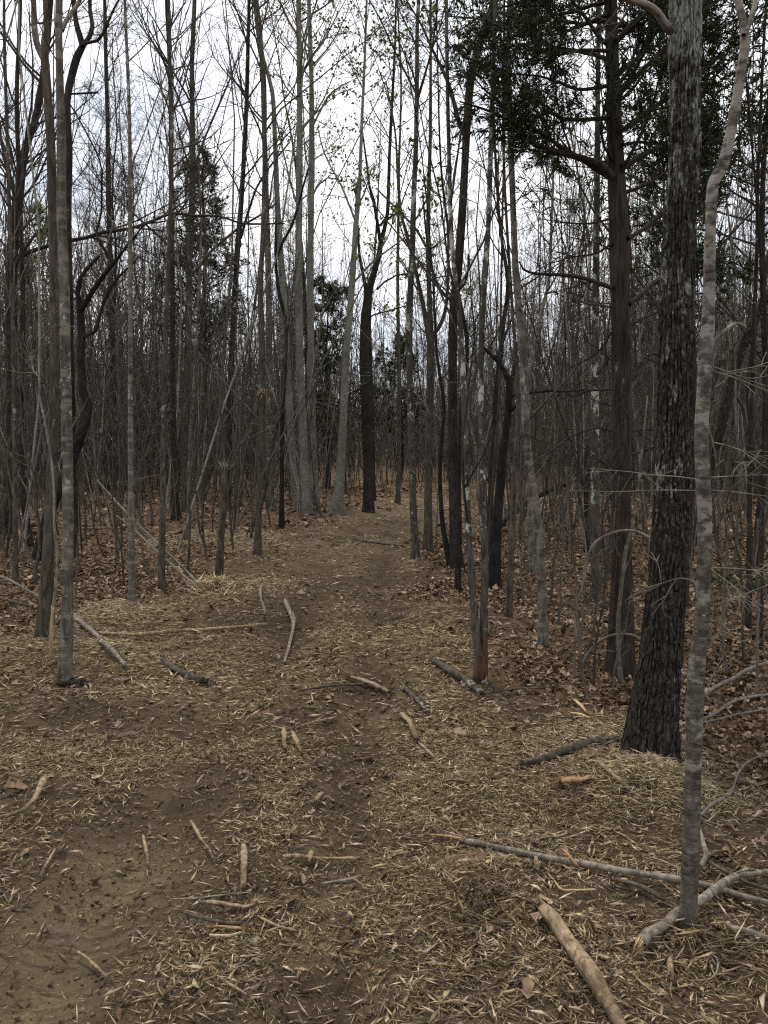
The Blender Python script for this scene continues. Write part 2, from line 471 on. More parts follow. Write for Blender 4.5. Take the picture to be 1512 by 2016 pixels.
# ------------------------------------------------------------------ ground sheet
# bare dark soil and thick straw, where the trail shows them
BARE = [(*flat(px, py)[:2], rx, ry) for px, py, rx, ry in [(690, 1560, .16, .5), (690, 1470, .2, .4), (735, 1330, .2, .5), (600, 1400, .3, .35), (560, 1270, .25, .6), (330, 1610, .28, .25), (230, 1640, .2, .2), (620, 1920, .3, .2), (480, 1500, .25, .35),
        (440, 1225, .9, .35), (330, 1400, .5, .3), (300, 1730, .22, .25), (60, 1560, .25, .2), (850, 1640, .2, .15), (940, 1770, .22, .15), (770, 1200, .2, .8), (1240, 1760, .25, .12), (180, 1390, .4, .25)]]
LUSH = [(*flat(px, py)[:2], rx, ry) for px, py, rx, ry in [(230, 1490, .5, .3), (90, 1330, .8, .5), (700, 1400, .25, .3), (870, 1520, .35, .4), (1030, 1620, .35, .3), (660, 1085, .5, 1.5), (560, 1900, .3, .2), (480, 1850, .3, .15), (1000, 1900, .5, .25), (700, 1780, .25, .25), (1180, 1450, .35, .4), (240, 1220, .5, .6), (450, 1075, .9, 1.6), (90, 1480, .4, .3), (1150, 1720, .3, .15)]]
def zones(x, y):
    td = trail_d(x, y)
    nz = noise2(x * .9, y * .9, 31) - .5
    nf = noise2(x * 3.1, y * 3.1, 32) - .5
    intrail = 1 - sstep(.35, 1.0, td + nz * .9 + nf * .25)
    # the shredded margins: to the right as far as the oak, to the left as far as the thin grey trunk
    xl = np.interp(y, [0, 6.0, 7.0, 9.7, 12, 15, 17, 21, 26, 30, 60], [-12, -12, -2.7, -2.0, -2.6, -2.5, -1.3, -.6, .2, 1.2, 9])
    xr = np.interp(y, [0, 4.3, 5.5, 7, 9.7, 14, 18, 22, 28, 40, 60], [1.75, 1.65, .95, .5, .3, .5, .95, 2.3, 4.2, 8, 14])
    ed = np.maximum(xl - x, x - xr) + nz * .7 + nf * .35
    wide = 1 - sstep(-.25, .4, ed)
    far_patch = np.exp(-(((x + 3.2) / 1.6) ** 2 + ((y - 14.2) / 2.2) ** 2)) + np.exp(-(((x + 2.6) / 2.0) ** 2 + ((y - 40) / 7) ** 2)) \
        + np.exp(-(((x - 2.2) / 2.4) ** 2 + ((y - 25) / 4) ** 2))
    rutm = np.maximum(np.exp(-((x - rutL(y)) / .25) ** 2), np.exp(-((x - rutR(y)) / .25) ** 2)) * (1 - sstep(14, 25, y))
    rutm = rutm * sstep(.12, .42, noise2(x * 1.1, y * 1.1, 35))
    straw = np.clip(np.maximum(wide * (.85 + .5 * nz), far_patch) - .7 * rutm, 0, 1)
    patch = sstep(.42, .62, noise2(x * .75 + 3, y * .75, 36))
    bare = 0; lush = 0
    for (bx, by, rx, ry) in BARE: bare = bare + np.exp(-((x - bx) / rx) ** 2 - ((y - by) / ry) ** 2)
    for (bx, by, rx, ry) in LUSH: lush = lush + np.exp(-((x - bx) / rx) ** 2 - ((y - by) / ry) ** 2)
    straw = np.clip(straw * (.2 + .8 * patch) + .75 * lush * wide, 0, 1) * (1 - .88 * np.clip(bare * (.6 + .9 * (nf + .5)), 0, 1)) * (1 - .12 * intrail * sstep(4.2, 6, y) * (1 - sstep(12, 15, y))) * (1 - .3 * sstep(.8, 1.4, x) * (1 - sstep(4, 5, y)))
    clay = np.exp(-((x - rutL(y)) / .27) ** 2) * (1 - sstep(2.9, 3.9, y)) + .55 * intrail * sstep(.5, .7, noise2(x * .6, y * .6, 38)) * sstep(4, 6, y)
    leafy = np.clip(1 - .93 * wide, 0, 1) * (1 - .6 * intrail)
    return straw, leafy, np.clip(clay, 0, 1), rutm, intrail
def axis(fine, g, lo, hi, start=0.0):
    out = [start]
    while out[-1] < hi: out.append(out[-1] + max(fine, g * abs(out[-1])))
    a = [start]
    while a[-1] > lo: a.append(a[-1] - max(fine, g * abs(a[-1])))
    return np.array(a[:0:-1] + out)
gx = axis(.045, .05, -260, 260)
gy = np.concatenate([-np.array([260., 150, 80, 40, 20, 10, 5, 2.5, 1, 0])[0:], np.arange(.5, 1.4, .12), axis(.032, .019, 1.4, 300, 1.4)])
XX, YY = np.meshgrid(gx, gy)
ZZ = height(XX, YY)
nx, ny = len(gx), len(gy)
ii = (np.arange(ny - 1)[:, None] * nx + np.arange(nx - 1)[None]).ravel()
gq = np.stack([ii, ii + 1, ii + nx + 1, ii + nx], -1)
gm = MB().add(np.stack([XX, YY, ZZ], -1).reshape(-1, 3), gq)
gme = gm.mesh('ground', M['ground'])
zs, zl, zc, zr, zt = zones(XX, YY)
for nm, arr in (('strawy', zs), ('leafy', zl), ('clay', zc)):
    a = gme.attributes.new(nm, 'FLOAT', 'POINT')
    a.data.foreach_set('value', arr.ravel().astype(np.float32))
ground = tag(obj('ground', gme), 'forest floor with a rutted dirt trail winding into the wood', None, None, 'structure')

# ------------------------------------------------------------------ trees
def branch_set(mb, P, R, L, K2, K3, Y, ang2=.75, up2=.05, tips=None, seg2=4, seg3=2, ratio2=.5, ratio3=.5, t0=.15, wig=.13):
    """side branches and twigs on a batch of parent paths"""
    mn = max(.0022, .00026 * Y)
    if K2:
        p, d, l, r, _ = kids(P, R, L, K2, t0, .97, ang2, .2, ratio2)
        r = np.maximum(np.minimum(r * .6, l * .012), mn)
        P2 = grow(p, d, l, seg2, wig, up2)
        R2 = taper(r, seg2, .35, mn * .75)
        mb.add(*tubes(P2, R2, 3))
        if tips is not None: tips.append(P2[:, -1])
        if K3:
            p, d, l3, r3, _ = kids(P2, R2, l, K3, .15, 1, .7, .25, ratio3)
            seg3 = 1 if Y > 14 else seg3
            P3 = grow(p, d, l3, seg3, wig, up2)
            R3 = taper(np.maximum(r3 * .6, mn * .8), seg3, .6, mn * .55)
            mb.add(*tubes(P3, R3, 3))
            if tips is not None: tips.append(P3[:, -1]); tips.append(P3[:, 1])

def crown_on(mb, TP, TR, n1, t0, L1, Y, ang=.75, up=.07, K2=5, K3=4, tips=None, seg1=7, t1=.985, wig=.1):
    """main branches off a trunk path (N,3), then branch_set"""
    p, d, l, r, t = kids(TP[None], TR[None], np.array([L1]), n1, t0, t1, ang, .2, 1.0)
    mn = max(.0028, .0003 * Y)
    r = np.maximum(np.minimum(r * .5, l * .0125), mn * 1.3)
    P1 = grow(p, d, l, seg1, wig, up)
    R1 = taper(r, seg1, .25, mn)
    mb.add(*tubes(P1, R1, 3 if Y > 14 else 4))
    branch_set(mb, P1, R1, l, K2, K3, Y, tips=tips, up2=up * .6)

def trunk_mesh(P, R, sides, rough=.10, flare=0.0, seed=1, fs=9):
    """one tapering trunk with a lumpy skin"""
    Nn = len(P)
    T = np.gradient(P, axis=0); T = norm(T)
    n1 = norm(np.cross(T, np.array([0.05, 1.0, 0.02]))); n2 = np.cross(T, n1)
    a = np.arange(sides) * 2 * math.pi / sides
    s = np.concatenate([[0], np.cumsum(np.linalg.norm(np.diff(P, axis=0), axis=1))])
    A, S = np.meshgrid(a, s)
    lump = noise3(np.cos(A) * 1.6 + seed, np.sin(A) * 1.6, S * fs * .25, seed) - .5
    rr = R[:, None] * (1 + rough * 2 * lump)
    if flare:
        lob = .75 + .5 * np.cos(A * 4 + seed) * noise3(np.cos(A) * 2, np.sin(A) * 2, S, seed + 5)
        rr = rr * (1 + flare * np.exp(-S / .16) * lob)
    V = P[:, None] + (rr * np.cos(A))[..., None] * n1[:, None] + (rr * np.sin(A))[..., None] * n2[:, None]
    i = np.arange(Nn - 1)[:, None] * sides; k = np.arange(sides)[None]; k2 = (k + 1) % sides
    q = np.stack([i + k, i + k2, i + sides + k2, i + sides + k], -1).reshape(-1, 4)
    v = V.reshape(-1, 3)
    top = len(v); v = np.vstack([v, P[-1] + T[-1] * R[-1] * .5])
    t = np.stack([(Nn - 1) * sides + np.arange(sides), (Nn - 1) * sides + (np.arange(sides) + 1) % sides, np.full(sides, top)], -1)
    return v, q, t

def px_path(pts, Y, drift=0.0, cur=0.0):
    """traced polyline -> points at their own distance; drift in depth along the limb"""
    out = []
    n = len(pts)
    for i, (x, y, w) in enumerate(pts):
        f = i / max(1, n - 1)
        yy = Y + drift * f + cur * math.sin(f * 3.1)
        p = at_depth(x, y, yy)
        out.append((*p, w / 2 / F_PX * yy))
    return np.array(out)

def leaf_cards(mb, pts, size, n_each, spread, droop=.2):
    """small single leaves (folded along the rib) around a set of points"""
    pts = np.repeat(pts, n_each, axis=0)
    B = len(pts)
    c = pts + rng.normal(0, spread, (B, 3))
    d = norm(rng.normal(0, 1, (B, 3)) + np.array([0, 0, -droop]))
    s = norm(np.cross(d, rng.normal(0, 1, (B, 3))))
    L = size * rng.uniform(.6, 1.3, B)[:, None]
    nrm = np.cross(d, s)
    v = np.stack([c, c + d * L * .5 + s * L * .28, c + d * L, c + d * L * .5 - s * L * .28, c + d * L * .5 - nrm * L * .08], 1)
    b = np.arange(B)[:, None] * 5
    t = np.concatenate([b + [0, 1, 4], b + [1, 2, 4], b + [2, 3, 4], b + [3, 0, 4]])
    mb.add(v.reshape(-1, 3), None, t)

def shoots(mb, p, d, L, r):
    """thin three-sided pointed shoots (needle sprays, splinters)"""
    B = len(p)
    d = norm(d); s = norm(np.cross(d, rng.normal(0, 1, (B, 3)))); u = np.cross(d, s)
    L = np.asarray(L)[:, None]; r = np.asarray(r)[:, None]
    v = np.stack([p - s * r * .5, p + d * L * .35 + s * r, p + d * L * .3 + u * r - s * r * .5, p + d * L], 1)
    b = np.arange(B)[:, None] * 4
    t = np.concatenate([b + [0, 1, 2], b + [1, 3, 2], b + [0, 2, 3], b + [0, 3, 1]])
    mb.add(v.reshape(-1, 3), None, t)

HERO_BASES = []
def hero(name, label, bk, pts, H=15, cs=.35, n1=26, L1=3.0, limbs=(), ang=.78, up=.07, leaves=0, K2=5, K3=4, group=None, Y=None,
         cat='tree', sides=12, flare=.35, rough=.10, stop=False, tw='twig', low=3, wob=None, step=None):
    b = gpt(pts[0][0], pts[0][1]) if Y is None else at_depth(pts[0][0], pts[0][1], Y)
    Y = b[1]
    if Y < 8: n1, K2, K3 = min(n1, 14), min(K2, 4), min(K3, 3)
    HERO_BASES.append((b[0], b[1]))
    wob = (rng.uniform(-.35, .35) if wob is None else wob)
    pp = px_path(pts, Y, drift=wob)
    pp[0, :3] = b
    if not stop and pp[-1, 2] < H:
        d = norm(pp[-1, :3] - pp[-2, :3]); r1 = pp[-1, 3]; z0 = pp[-1, 2]
        n = max(2, int((H - z0) / 1.2)); p = pp[-1, :3].copy()
        ex = []
        for i in range(n):
            d = norm(d + rng.normal(0, .05, 3) + np.array([0, 0, .12]))
            p = p + d * (H - z0) / n
            ex.append((*p, max(.008, r1 * (1 - (i + 1) / n * .9))))
        pp = np.vstack([pp, ex])
    pp = np.vstack([np.r_[pp[0, :3] - [0, 0, .12], pp[0, 3]], pp])
    st = step or max(.09, .018 * Y)
    S = smooth_path(pp, st)
    P, R = S[:, :3], np.maximum(S[:, 3], .004)
    root = tag(obj(name, None, None, b), label, cat, group)
    sd = int(b[0] * 37 + Y * 11) % 97
    me = MB().add(*trunk_mesh(P, R, sides, rough, flare, sd)).mesh('trunk', M[bk], origin=b)
    trk = obj('trunk', me, root)
    cr = MB(); tips = []
    for lb in limbs:
        ll, dr = (lb[0], lb[1]) if isinstance(lb, tuple) else (lb, rng.uniform(-.5, .5) * min(1.5, .08 * Y))
        lp = smooth_path(px_path(ll, Y + wob * .4, drift=dr), max(.06, .012 * Y))
        lm = MB().add(*trunk_mesh(lp[:, :3], np.maximum(lp[:, 3], .003), 7, rough * 1.1, 0, sd + 3))
        obj('limb', lm.mesh('limb', M[bk], origin=b), root)
        n = len(lp)
        Ln = np.linalg.norm(lp[-1, :3] - lp[0, :3])
        branch_set(cr, lp[None, :, :3], np.maximum(lp[None, :, 3], .004), np.array([max(.6, Ln)]), 9 if K2 else 0, K3, Y, tips=tips, ratio2=.45)
    if n1:
        zt = P[-1, 2]
        crown_on(cr, P, R, n1, cs, L1, Y, ang, up, K2, K3, tips)
        if low:
            crown_on(cr, P, R, low, .12, L1 * .3, Y, 1.1, .03, 2, 2, None, 4, cs)
    if cr.n:
        cro = obj('crown', cr.mesh('crown', M[tw], origin=b), root)
    if leaves and tips:
        tp = np.concatenate(tips); k = min(len(tp), leaves)
        lm = MB(); leaf_cards(lm, tp[rng.choice(len(tp), k, False)], .062 + .0013 * Y, 4, .07)
        obj('young_leaves', lm.mesh('young_leaves', M['young'], origin=b), cro)
    return root, b, P, R

# ---- the trunks one can pick out, left to right -----------------------------------------------------
G = 'hardwood trunks along the trail'
hero('hardwood_tree', 'dark thick trunk cut by the picture edge, bending over towards the forked grey trunk', 'dark',
     [(10, 1050, 34), (20, 960, 26), (24, 800, 21), (22, 560, 21), (27, 460, 20), (36, 390, 18), (48, 300, 15), (68, 240, 13), (79, 190, 12), (92, 90, 11), (100, 0, 9)],
     limbs=[([(14, 560, 9), (40, 507, 8), (85, 487, 8), (130, 475, 7), (170, 468, 7), (200, 458, 7), (255, 450, 6), (300, 435, 6), (340, 420, 5), (385, 425, 5), (430, 425, 4), (480, 440, 4), (560, 440, 3)], -2.0),
            ([(28, 520, 8), (45, 495, 7), (70, 460, 5)], -.4)], H=14, low=8, group=G)
hero('hardwood_tree', 'small dark trunk with a bend near the ground, second from the picture edge', 'dark',
     [(60, 1078, 15), (52, 1025, 13), (44, 960, 11), (42, 800, 10), (45, 600, 9), (40, 400, 8), (33, 200, 8), (40, 0, 7)], H=15, group=G)
hero('hardwood_tree', 'slim straight dark sapling trunk in leaf litter before the bent trunks', 'brown',
     [(30, 1150, 13), (30, 1050, 10), (29, 900, 9), (27, 700, 8), (20, 450, 7), (12, 200, 6), (8, 0, 5)], H=9, L1=1.3, group=G)
hero('hardwood_tree', 'dark crooked trunk leaning, kinked at mid height and forked into twisting limbs', 'black',
     [(72, 1105, 22), (88, 1040, 22), (112, 970, 21), (140, 910, 20), (163, 845, 19), (173, 800, 18), (163, 768, 16), (160, 710, 15), (160, 650, 14), (157, 600, 12), (152, 575, 9), (158, 548, 8), (175, 525, 7), (195, 504, 5)],
     limbs=[([(164, 665, 8), (172, 660, 7), (188, 652, 7), (196, 625, 6), (204, 595, 6), (225, 555, 5), (250, 530, 4), (275, 505, 3)], .6),
            ([(160, 610, 11), (178, 580, 11), (198, 550, 9), (222, 520, 8), (238, 500, 5), (262, 470, 4), (285, 440, 3)], -.5),
            ([(222, 518, 6), (205, 490, 6), (193, 470, 6), (190, 455, 5), (199, 420, 4), (200, 370, 4), (196, 315, 3), (150, 225, 3), (130, 195, 2)], .3)],
     stop=True, n1=8, cs=.4, L1=1.2, group=G, low=6)
hero('hardwood_tree', 'forked grey trunk directly behind the smooth lichened trunk by the peeled sapling', 'brown',
     [(84, 1255, 31), (90, 1180, 27), (97, 1060, 23), (104, 900, 19), (107, 700, 18), (106, 520, 18), (102, 350, 16), (99, 260, 16), (92, 160, 15), (88, 112, 15), (92, 60, 11), (89, 0, 9)],
     limbs=[([(88, 118, 14), (74, 90, 12), (68, 60, 12), (66, 0, 10), (62, -120, 8), (50, -300, 5)], .5), ([(80, 162, 6), (50, 130, 5), (10, 75, 4), (-20, 40, 3)], -.3)],
     H=12, cs=.6, group=G)
hero('hardwood_tree', 'smooth grey lichen-banded trunk beside the peeled sapling, nearest of the clump', 'grey',
     [(128, 1336, 29), (130, 1290, 25), (133, 1180, 22), (134, 1008, 21), (131, 850, 21), (129, 700, 20), (127, 560, 19), (121, 420, 18), (120, 250, 17), (117, 120, 14), (116, 0, 13)],
     limbs=[([(122, 60, 9), (130, 42, 8), (148, 15, 7), (165, -15, 6), (190, -80, 4)], .3)], H=11, cs=.62, n1=16, group=G, flare=.12, low=4)
hero('hardwood_tree', 'blackish rough trunk mostly hidden behind the smooth lichened trunk, twisted forks at the top', 'dark',
     [(147, 1100, 15), (146, 1000, 14), (141, 800, 13), (137, 600, 13), (134, 440, 13), (136, 300, 13), (132, 200, 13), (140, 155, 14), (152, 112, 14), (163, 90, 13), (151, 50, 10), (144, 0, 9)],
     limbs=[([(163, 92, 10), (177, 70, 9), (182, 52, 8), (178, 25, 7), (177, 0, 7), (180, -80, 5)], .4), ([(170, 85, 6), (192, 80, 6), (204, 65, 5), (214, 40, 5), (224, 18, 4), (238, -8, 4)], -.3),
            ([(140, 185, 4), (160, 184, 4), (192, 182, 4)], 0)], H=14, cs=.7, group=G, low=7)
# broken pale sapling with a peeled base
r_, b_, P_, R_ = hero('broken_sapling', 'thin whitish broken sapling with orange peeled wood at its base', 'deadgrey',
     [(105, 1196, 7), (109, 1165, 6.5), (113, 1120, 6), (112, 1075, 6), (107, 1040, 5.5), (106, 960, 5), (100, 900, 5), (88, 830, 4.5), (79, 780, 4.5), (77, 700, 4), (80, 650, 3)],
     stop=True, n1=0, Y=5.95, flare=0, limbs=[([(79, 672, 3), (92, 655, 3), (110, 640, 2)], -.2), ([(78, 745, 2), (66, 730, 2.5), (60, 700, 2)], .1)], sides=8, cat='sapling', K3=2, tw='twigpale')
pl = smooth_path(px_path([(105, 1192, 7), (103, 1225, 8.5), (101, 1260, 8), (100, 1300, 7), (97, 1326, 4)], 5.95), .03)
obj('peeled_base', MB().add(*trunk_mesh(pl[::-1, :3], pl[::-1, 3], 8, .18, 0, 4, 40)).mesh('peeled_base', M['fresh'], origin=b_), r_)

hero('hardwood_tree', 'thin straight grey trunk rising beside the pale shredded heap', 'grey',
     [(261, 1196, 20), (260, 1150, 15), (258, 1008, 12), (257, 800, 10), (257, 600, 9), (256, 450, 8), (256, 300, 7), (254, 200, 6.5), (250, 100, 6), (246, 0, 5)], H=11, cs=.45, L1=1.6, n1=20, group=G, flare=.1, low=5)
hero('hardwood_tree', 'dark slim trunk standing where two pale leaning poles cross it', 'brown',
     [(318, 1158, 15), (319, 1080, 13), (320, 1000, 12), (322, 880, 11), (325, 700, 10), (332, 500, 8), (338, 300, 7), (334, 100, 6)], H=12, L1=1.6, group=G, low=7)
hero('hardwood_tree', 'far dark trunk standing alone behind the thin straight grey trunk', 'dark',
     [(220, 962, 13), (221, 850, 12), (222, 720, 11), (218, 560, 10), (214, 400, 10), (212, 250, 8), (208, 100, 7), (206, 0, 6)], H=21, cs=.35, group=G)
hero('hardwood_tree', 'dark stout-footed trunk, one of a close pair behind the leaning poles', 'dark',
     [(347, 1024, 22), (345, 980, 15), (342, 880, 12), (340, 700, 11), (339, 500, 10), (337, 330, 9), (335, 150, 8), (328, 0, 7)], H=18, cs=.38, group=G)
hero('hardwood_tree', 'reddish dark straight trunk, the taller of a close pair behind the leaning poles', 'brown',
     [(364, 1008, 15), (365, 900, 14), (368, 780, 14), (371, 640, 14), (373, 500, 13), (379, 380, 12), (379, 250, 10), (378, 120, 9), (383, 0, 8)],
     limbs=[([(376, 545, 6), (395, 520, 6), (420, 490, 5), (450, 465, 5), (475, 445, 4), (510, 425, 4), (545, 400, 3)], -.8), ([(383, 320, 5), (372, 250, 5), (350, 190, 4), (322, 120, 4), (300, 40, 3)], .6), ([(383, 330, 5), (400, 280, 4), (425, 220, 4), (455, 150, 3), (480, 80, 2)], .5)],
     H=20, cs=.3, group=G)
hero('hardwood_tree', 'slim tree with pale bark catching light, between the close pair and the snapped stem', 'grey',
     [(366, 1062, 10), (371, 1000, 8), (375, 860, 7), (385, 700, 6), (395, 500, 5)], H=7, L1=1.3, group=G, low=5)
# snapped stem
def splinters_at(root, b, c, n, L, r, mat, d0=(0, 0, 1), spread=.5, pos=.03, name='splintered_wood'):
    mb = MB()
    p = c + rng.normal(0, 1, (n, 3)) * pos
    d = norm(np.array(d0)) + rng.normal(0, spread, (n, 3))
    shoots(mb, p, d, L * rng.uniform(.4, 1.2, n), np.full(n, r) * rng.uniform(.5, 1.3, n))
    o = obj(name, mb.mesh(name, M[mat], smooth=False, origin=b), root)
    tag(o, kind='stuff')
r_, b_, P_, R_ = hero('snapped_stem', 'snapped stem with shredded grey top at the edge of the straw patch', 'brown',
     [(431, 1136, 18), (434, 1080, 14), (437, 1030, 13), (440, 985, 12), (442, 930, 11)], stop=True, n1=0, flare=.05, cat='broken tree', group=G,
     limbs=[([(443, 950, 4), (452, 900, 4), (478, 870, 3), (508, 855, 3), (540, 838, 2)], .3), ([(441, 965, 4), (430, 930, 3), (425, 900, 2)], 0)])
splinters_at(r_, b_, P_[-1], 60, .16, .005, 'deadgrey', spread=.3, pos=.025)
r_, b_, P_, R_ = hero('hardwood_tree', 'rough trunk with a torn yellow scar at mid height beside the straw patch', 'brown',
     [(506, 1093, 18), (508, 1050, 13), (511, 960, 12), (515, 880, 12), (516, 780, 12), (515, 660, 12), (513, 560, 11), (518, 450, 9), (521, 300, 8), (520, 150, 7), (506, 60, 5), (500, 0, 4)], H=14, cs=.4, group=G)
splinters_at(r_, b_, at_depth(517, 768, b_[1] - .04), 45, .12, .006, 'fresh', d0=(0, -.5, -.6), spread=.35, pos=.05)
hero('hardwood_tree', 'tall dark trunk between the snapped stem and the yellow-scarred trunk, slanting upward', 'dark',
     [(448, 1005, 14), (450, 900, 13), (454, 760, 12), (459, 640, 11), (466, 520, 11), (473, 420, 10), (481, 300, 9), (486, 180, 8), (489, 60, 7), (490, 0, 6)],
     limbs=[([(474, 470, 5), (488, 420, 5), (505, 370, 4), (530, 330, 4), (570, 280, 3)], .4)], H=20, cs=.35, group=G)
hero('hardwood_tree', 'straight grey trunk just behind the yellow-scarred trunk', 'grey',
     [(533, 1002, 20), (531, 950, 15), (530, 850, 14), (530, 700, 13), (529, 560, 12), (526, 450, 11), (520, 250, 9), (515, 100, 8)], H=20, cs=.4, group=G)
hero('hardwood_tree', 'thin black sinuous trunk rising just before the pale poplars', 'black',
     [(554, 1040, 13), (555, 980, 9), (555, 880, 9), (557, 790, 9), (562, 700, 8), (562, 630, 8), (550, 580, 7), (544, 530, 6), (543, 470, 5), (544, 430, 4)],
     limbs=[([(546, 505, 5), (556, 478, 5), (572, 450, 5), (586, 410, 4), (596, 370, 4), (608, 330, 3)], -.3)], stop=True, n1=6, cs=.6, L1=1, group=G, low=6)
hero('poplar_tree', 'pale grey trunk bowed near its foot, first of the pale poplars', 'pale',
     [(588, 1005, 20), (580, 950, 15), (574, 880, 14), (569, 790, 14), (565, 700, 14), (559, 600, 13), (552, 500, 12), (546, 400, 11), (541, 270, 9), (536, 180, 8), (520, 120, 6), (505, 40, 5)], H=20, cs=.5, group='pale poplar trunks by the bend of the trail', tw='twigpale')
hero('poplar_tree', 'tall straight pale poplar trunk, thickest of the pale group', 'pale',
     [(603, 1010, 26), (600, 950, 19), (597, 860, 17), (592, 760, 16), (589, 650, 15), (588, 500, 14), (589, 350, 13), (590, 200, 11), (589, 80, 10), (588, 0, 9)],
     limbs=[([(590, 420, 4), (575, 370, 4), (560, 310, 3), (545, 240, 3)], .5)], H=23, cs=.42, leaves=420, group='pale poplar trunks by the bend of the trail', tw='twigpale')
hero('poplar_tree', 'tall pale poplar trunk close beside the thickest pale one', 'pale',
     [(618, 992, 22), (617, 930, 16), (614, 820, 15), (612, 700, 14), (611, 560, 13), (612, 420, 12), (614, 300, 11), (613, 160, 9), (610, 60, 8), (608, 0, 7)],
     limbs=[([(616, 385, 4), (625, 365, 4), (645, 350, 3), (680, 358, 2)], .3), ([(615, 250, 4), (632, 215, 4), (655, 180, 3), (690, 160, 2)], .3)], H=23, cs=.42, leaves=320, group='pale poplar trunks by the bend of the trail', tw='twigpale')
hero('hardwood_tree', 'dim dark trunk showing in the gap between the two tall pale poplars', 'dark',
     [(607, 975, 9), (605, 850, 8), (604, 700, 8), (601, 600, 7), (596, 520, 6)], H=17, cs=.5, group=G)
hero('poplar_tree', 'pale leaning poplar trunk forking high against the open sky', 'pale',
     [(662, 1012, 27), (667, 965, 20), (672, 900, 17), (676, 810, 15), (680, 730, 14), (686, 650, 13), (692, 570, 12), (697, 500, 11), (701, 440, 10), (706, 390, 8), (709, 340, 7), (712, 250, 6), (718, 120, 5), (722, 0, 4)],
     limbs=[([(698, 430, 5), (688, 405, 4), (672, 365, 4), (655, 335, 3), (638, 300, 3), (625, 250, 2)], .5), ([(703, 400, 4), (700, 380, 4), (702, 362, 3)], 0), ([(707, 400, 4), (718, 380, 3), (732, 330, 3)], -.4), ([(697, 556, 4), (715, 535, 4), (740, 510, 4), (770, 488, 3), (795, 470, 2)], -.6)],
     H=19, cs=.55, leaves=420, group='pale poplar trunks by the bend of the trail', tw='twigpale')
hero('hardwood_tree', 'dark forked trunk standing alone in the middle where the trail bends', 'dark',
     [(726, 1008, 25), (725, 960, 20), (724, 900, 19), (721, 820, 19), (718, 740, 19), (717, 680, 18), (719, 620, 16), (727, 570, 14), (737, 535, 12), (747, 500, 11), (750, 475, 10), (757, 450, 8), (763, 420, 7), (765, 370, 7), (767, 300, 6), (772, 200, 5), (778, 80, 4), (780, 0, 3)],
     limbs=[([(719, 600, 9), (720, 570, 8), (716, 545, 7), (709, 510, 6), (706, 480, 5), (706, 450, 5), (700, 420, 4), (705, 360, 4)], .3), ([(749, 475, 8), (744, 445, 7), (739, 415, 6), (736, 395, 6), (728, 370, 5), (722, 320, 4), (712, 250, 3)], -.5), ([(742, 570, 4), (757, 555, 4), (780, 542, 3), (810, 538, 2)], .4), ([(722, 630, 3), (735, 620, 3), (765, 612, 3), (800, 602, 2)], -.5),
            ([(746, 445, 4), (760, 432, 4), (785, 418, 3)], .4)],
     H=17, cs=.55, leaves=420, group=G, K3=5)
hero('hardwood_tree', 'thin dark trunk pressed against the dark forked trunk by the bend', 'dark',
     [(735, 985, 10), (733, 850, 9), (728, 700, 10), (727, 620, 8), (733, 560, 5)], H=12, L1=1.6, group=G)
hero('hardwood_tree', 'slim brown trunk standing in straw behind the dark forked trunk', 'brown',
     [(783, 991, 11), (785, 930, 8), (786, 800, 8), (784, 650, 7), (783, 520, 6), (785, 400, 5)], H=18, cs=.5, leaves=260, group=G)
hero('hardwood_tree', 'lichen-splashed trunk standing at the trail edge past the fallen dark stick', 'mott',
     [(818, 1102, 19), (816, 1050, 15), (813, 980, 13), (811, 900, 13), (808, 800, 13), (806, 700, 13), (807, 600, 12), (812, 480, 11), (815, 380, 10), (819, 280, 9), (821, 150, 8), (822, 40, 7)],
     limbs=[([(813, 440, 4), (826, 420, 4), (838, 395, 3), (850, 360, 3)], .3)], H=14, cs=.45, leaves=320, group=G)
hero('hardwood_tree', 'grey-green trunk with three raised forks beside the lichen-splashed trunk', 'brown',
     [(842, 1083, 21), (843, 1020, 17), (844, 900, 15), (847, 780, 15), (848, 690, 15), (848, 660, 13), (846, 600, 10), (843, 500, 9), (844, 380, 8), (847, 280, 7), (848, 120, 5)],
     limbs=[([(846, 680, 10), (840, 640, 9), (833, 600, 9), (818, 530, 8), (803, 470, 7), (790, 420, 6), (783, 350, 5), (778, 260, 4), (760, 160, 3)], .4), ([(851, 664, 8), (864, 645, 8), (876, 615, 7), (881, 570, 6), (883, 500, 5), (880, 420, 4)], -.3),
            ([(838, 485, 5), (822, 455, 5), (800, 430, 4), (770, 400, 4), (740, 370, 3)], .5)],
     H=14, cs=.55, leaves=320, group=G)
hero('hardwood_tree', 'dark tall trunk leaning out at the top before the cedar branches', 'dark',
     [(900, 1120, 27), (896, 1060, 22), (893, 1000, 19), (892, 900, 18), (891, 800, 18), (891, 700, 18), (893, 620, 18), (898, 560, 18), (904, 500, 17), (910, 420, 16), (915, 330, 15), (920, 230, 15), (927, 155, 15), (942, 95, 14), (956, 55, 12), (978, 0, 9)],
     limbs=[([(896, 598, 7), (880, 585, 7), (866, 570, 6), (855, 545, 6), (846, 505, 5), (838, 450, 4), (832, 380, 3)], .4), ([(901, 575, 6), (914, 560, 5), (921, 540, 4), (922, 500, 3)], -.3), ([(915, 265, 10), (905, 245, 9), (895, 205, 8), (885, 170, 7), (868, 130, 6), (850, 95, 5), (830, 50, 4), (800, 0, 3)], .5),
            ([(957, 52, 8), (965, 20, 8), (970, -20, 7), (965, -120, 4)], .2)],
     H=13, cs=.6, group=G)
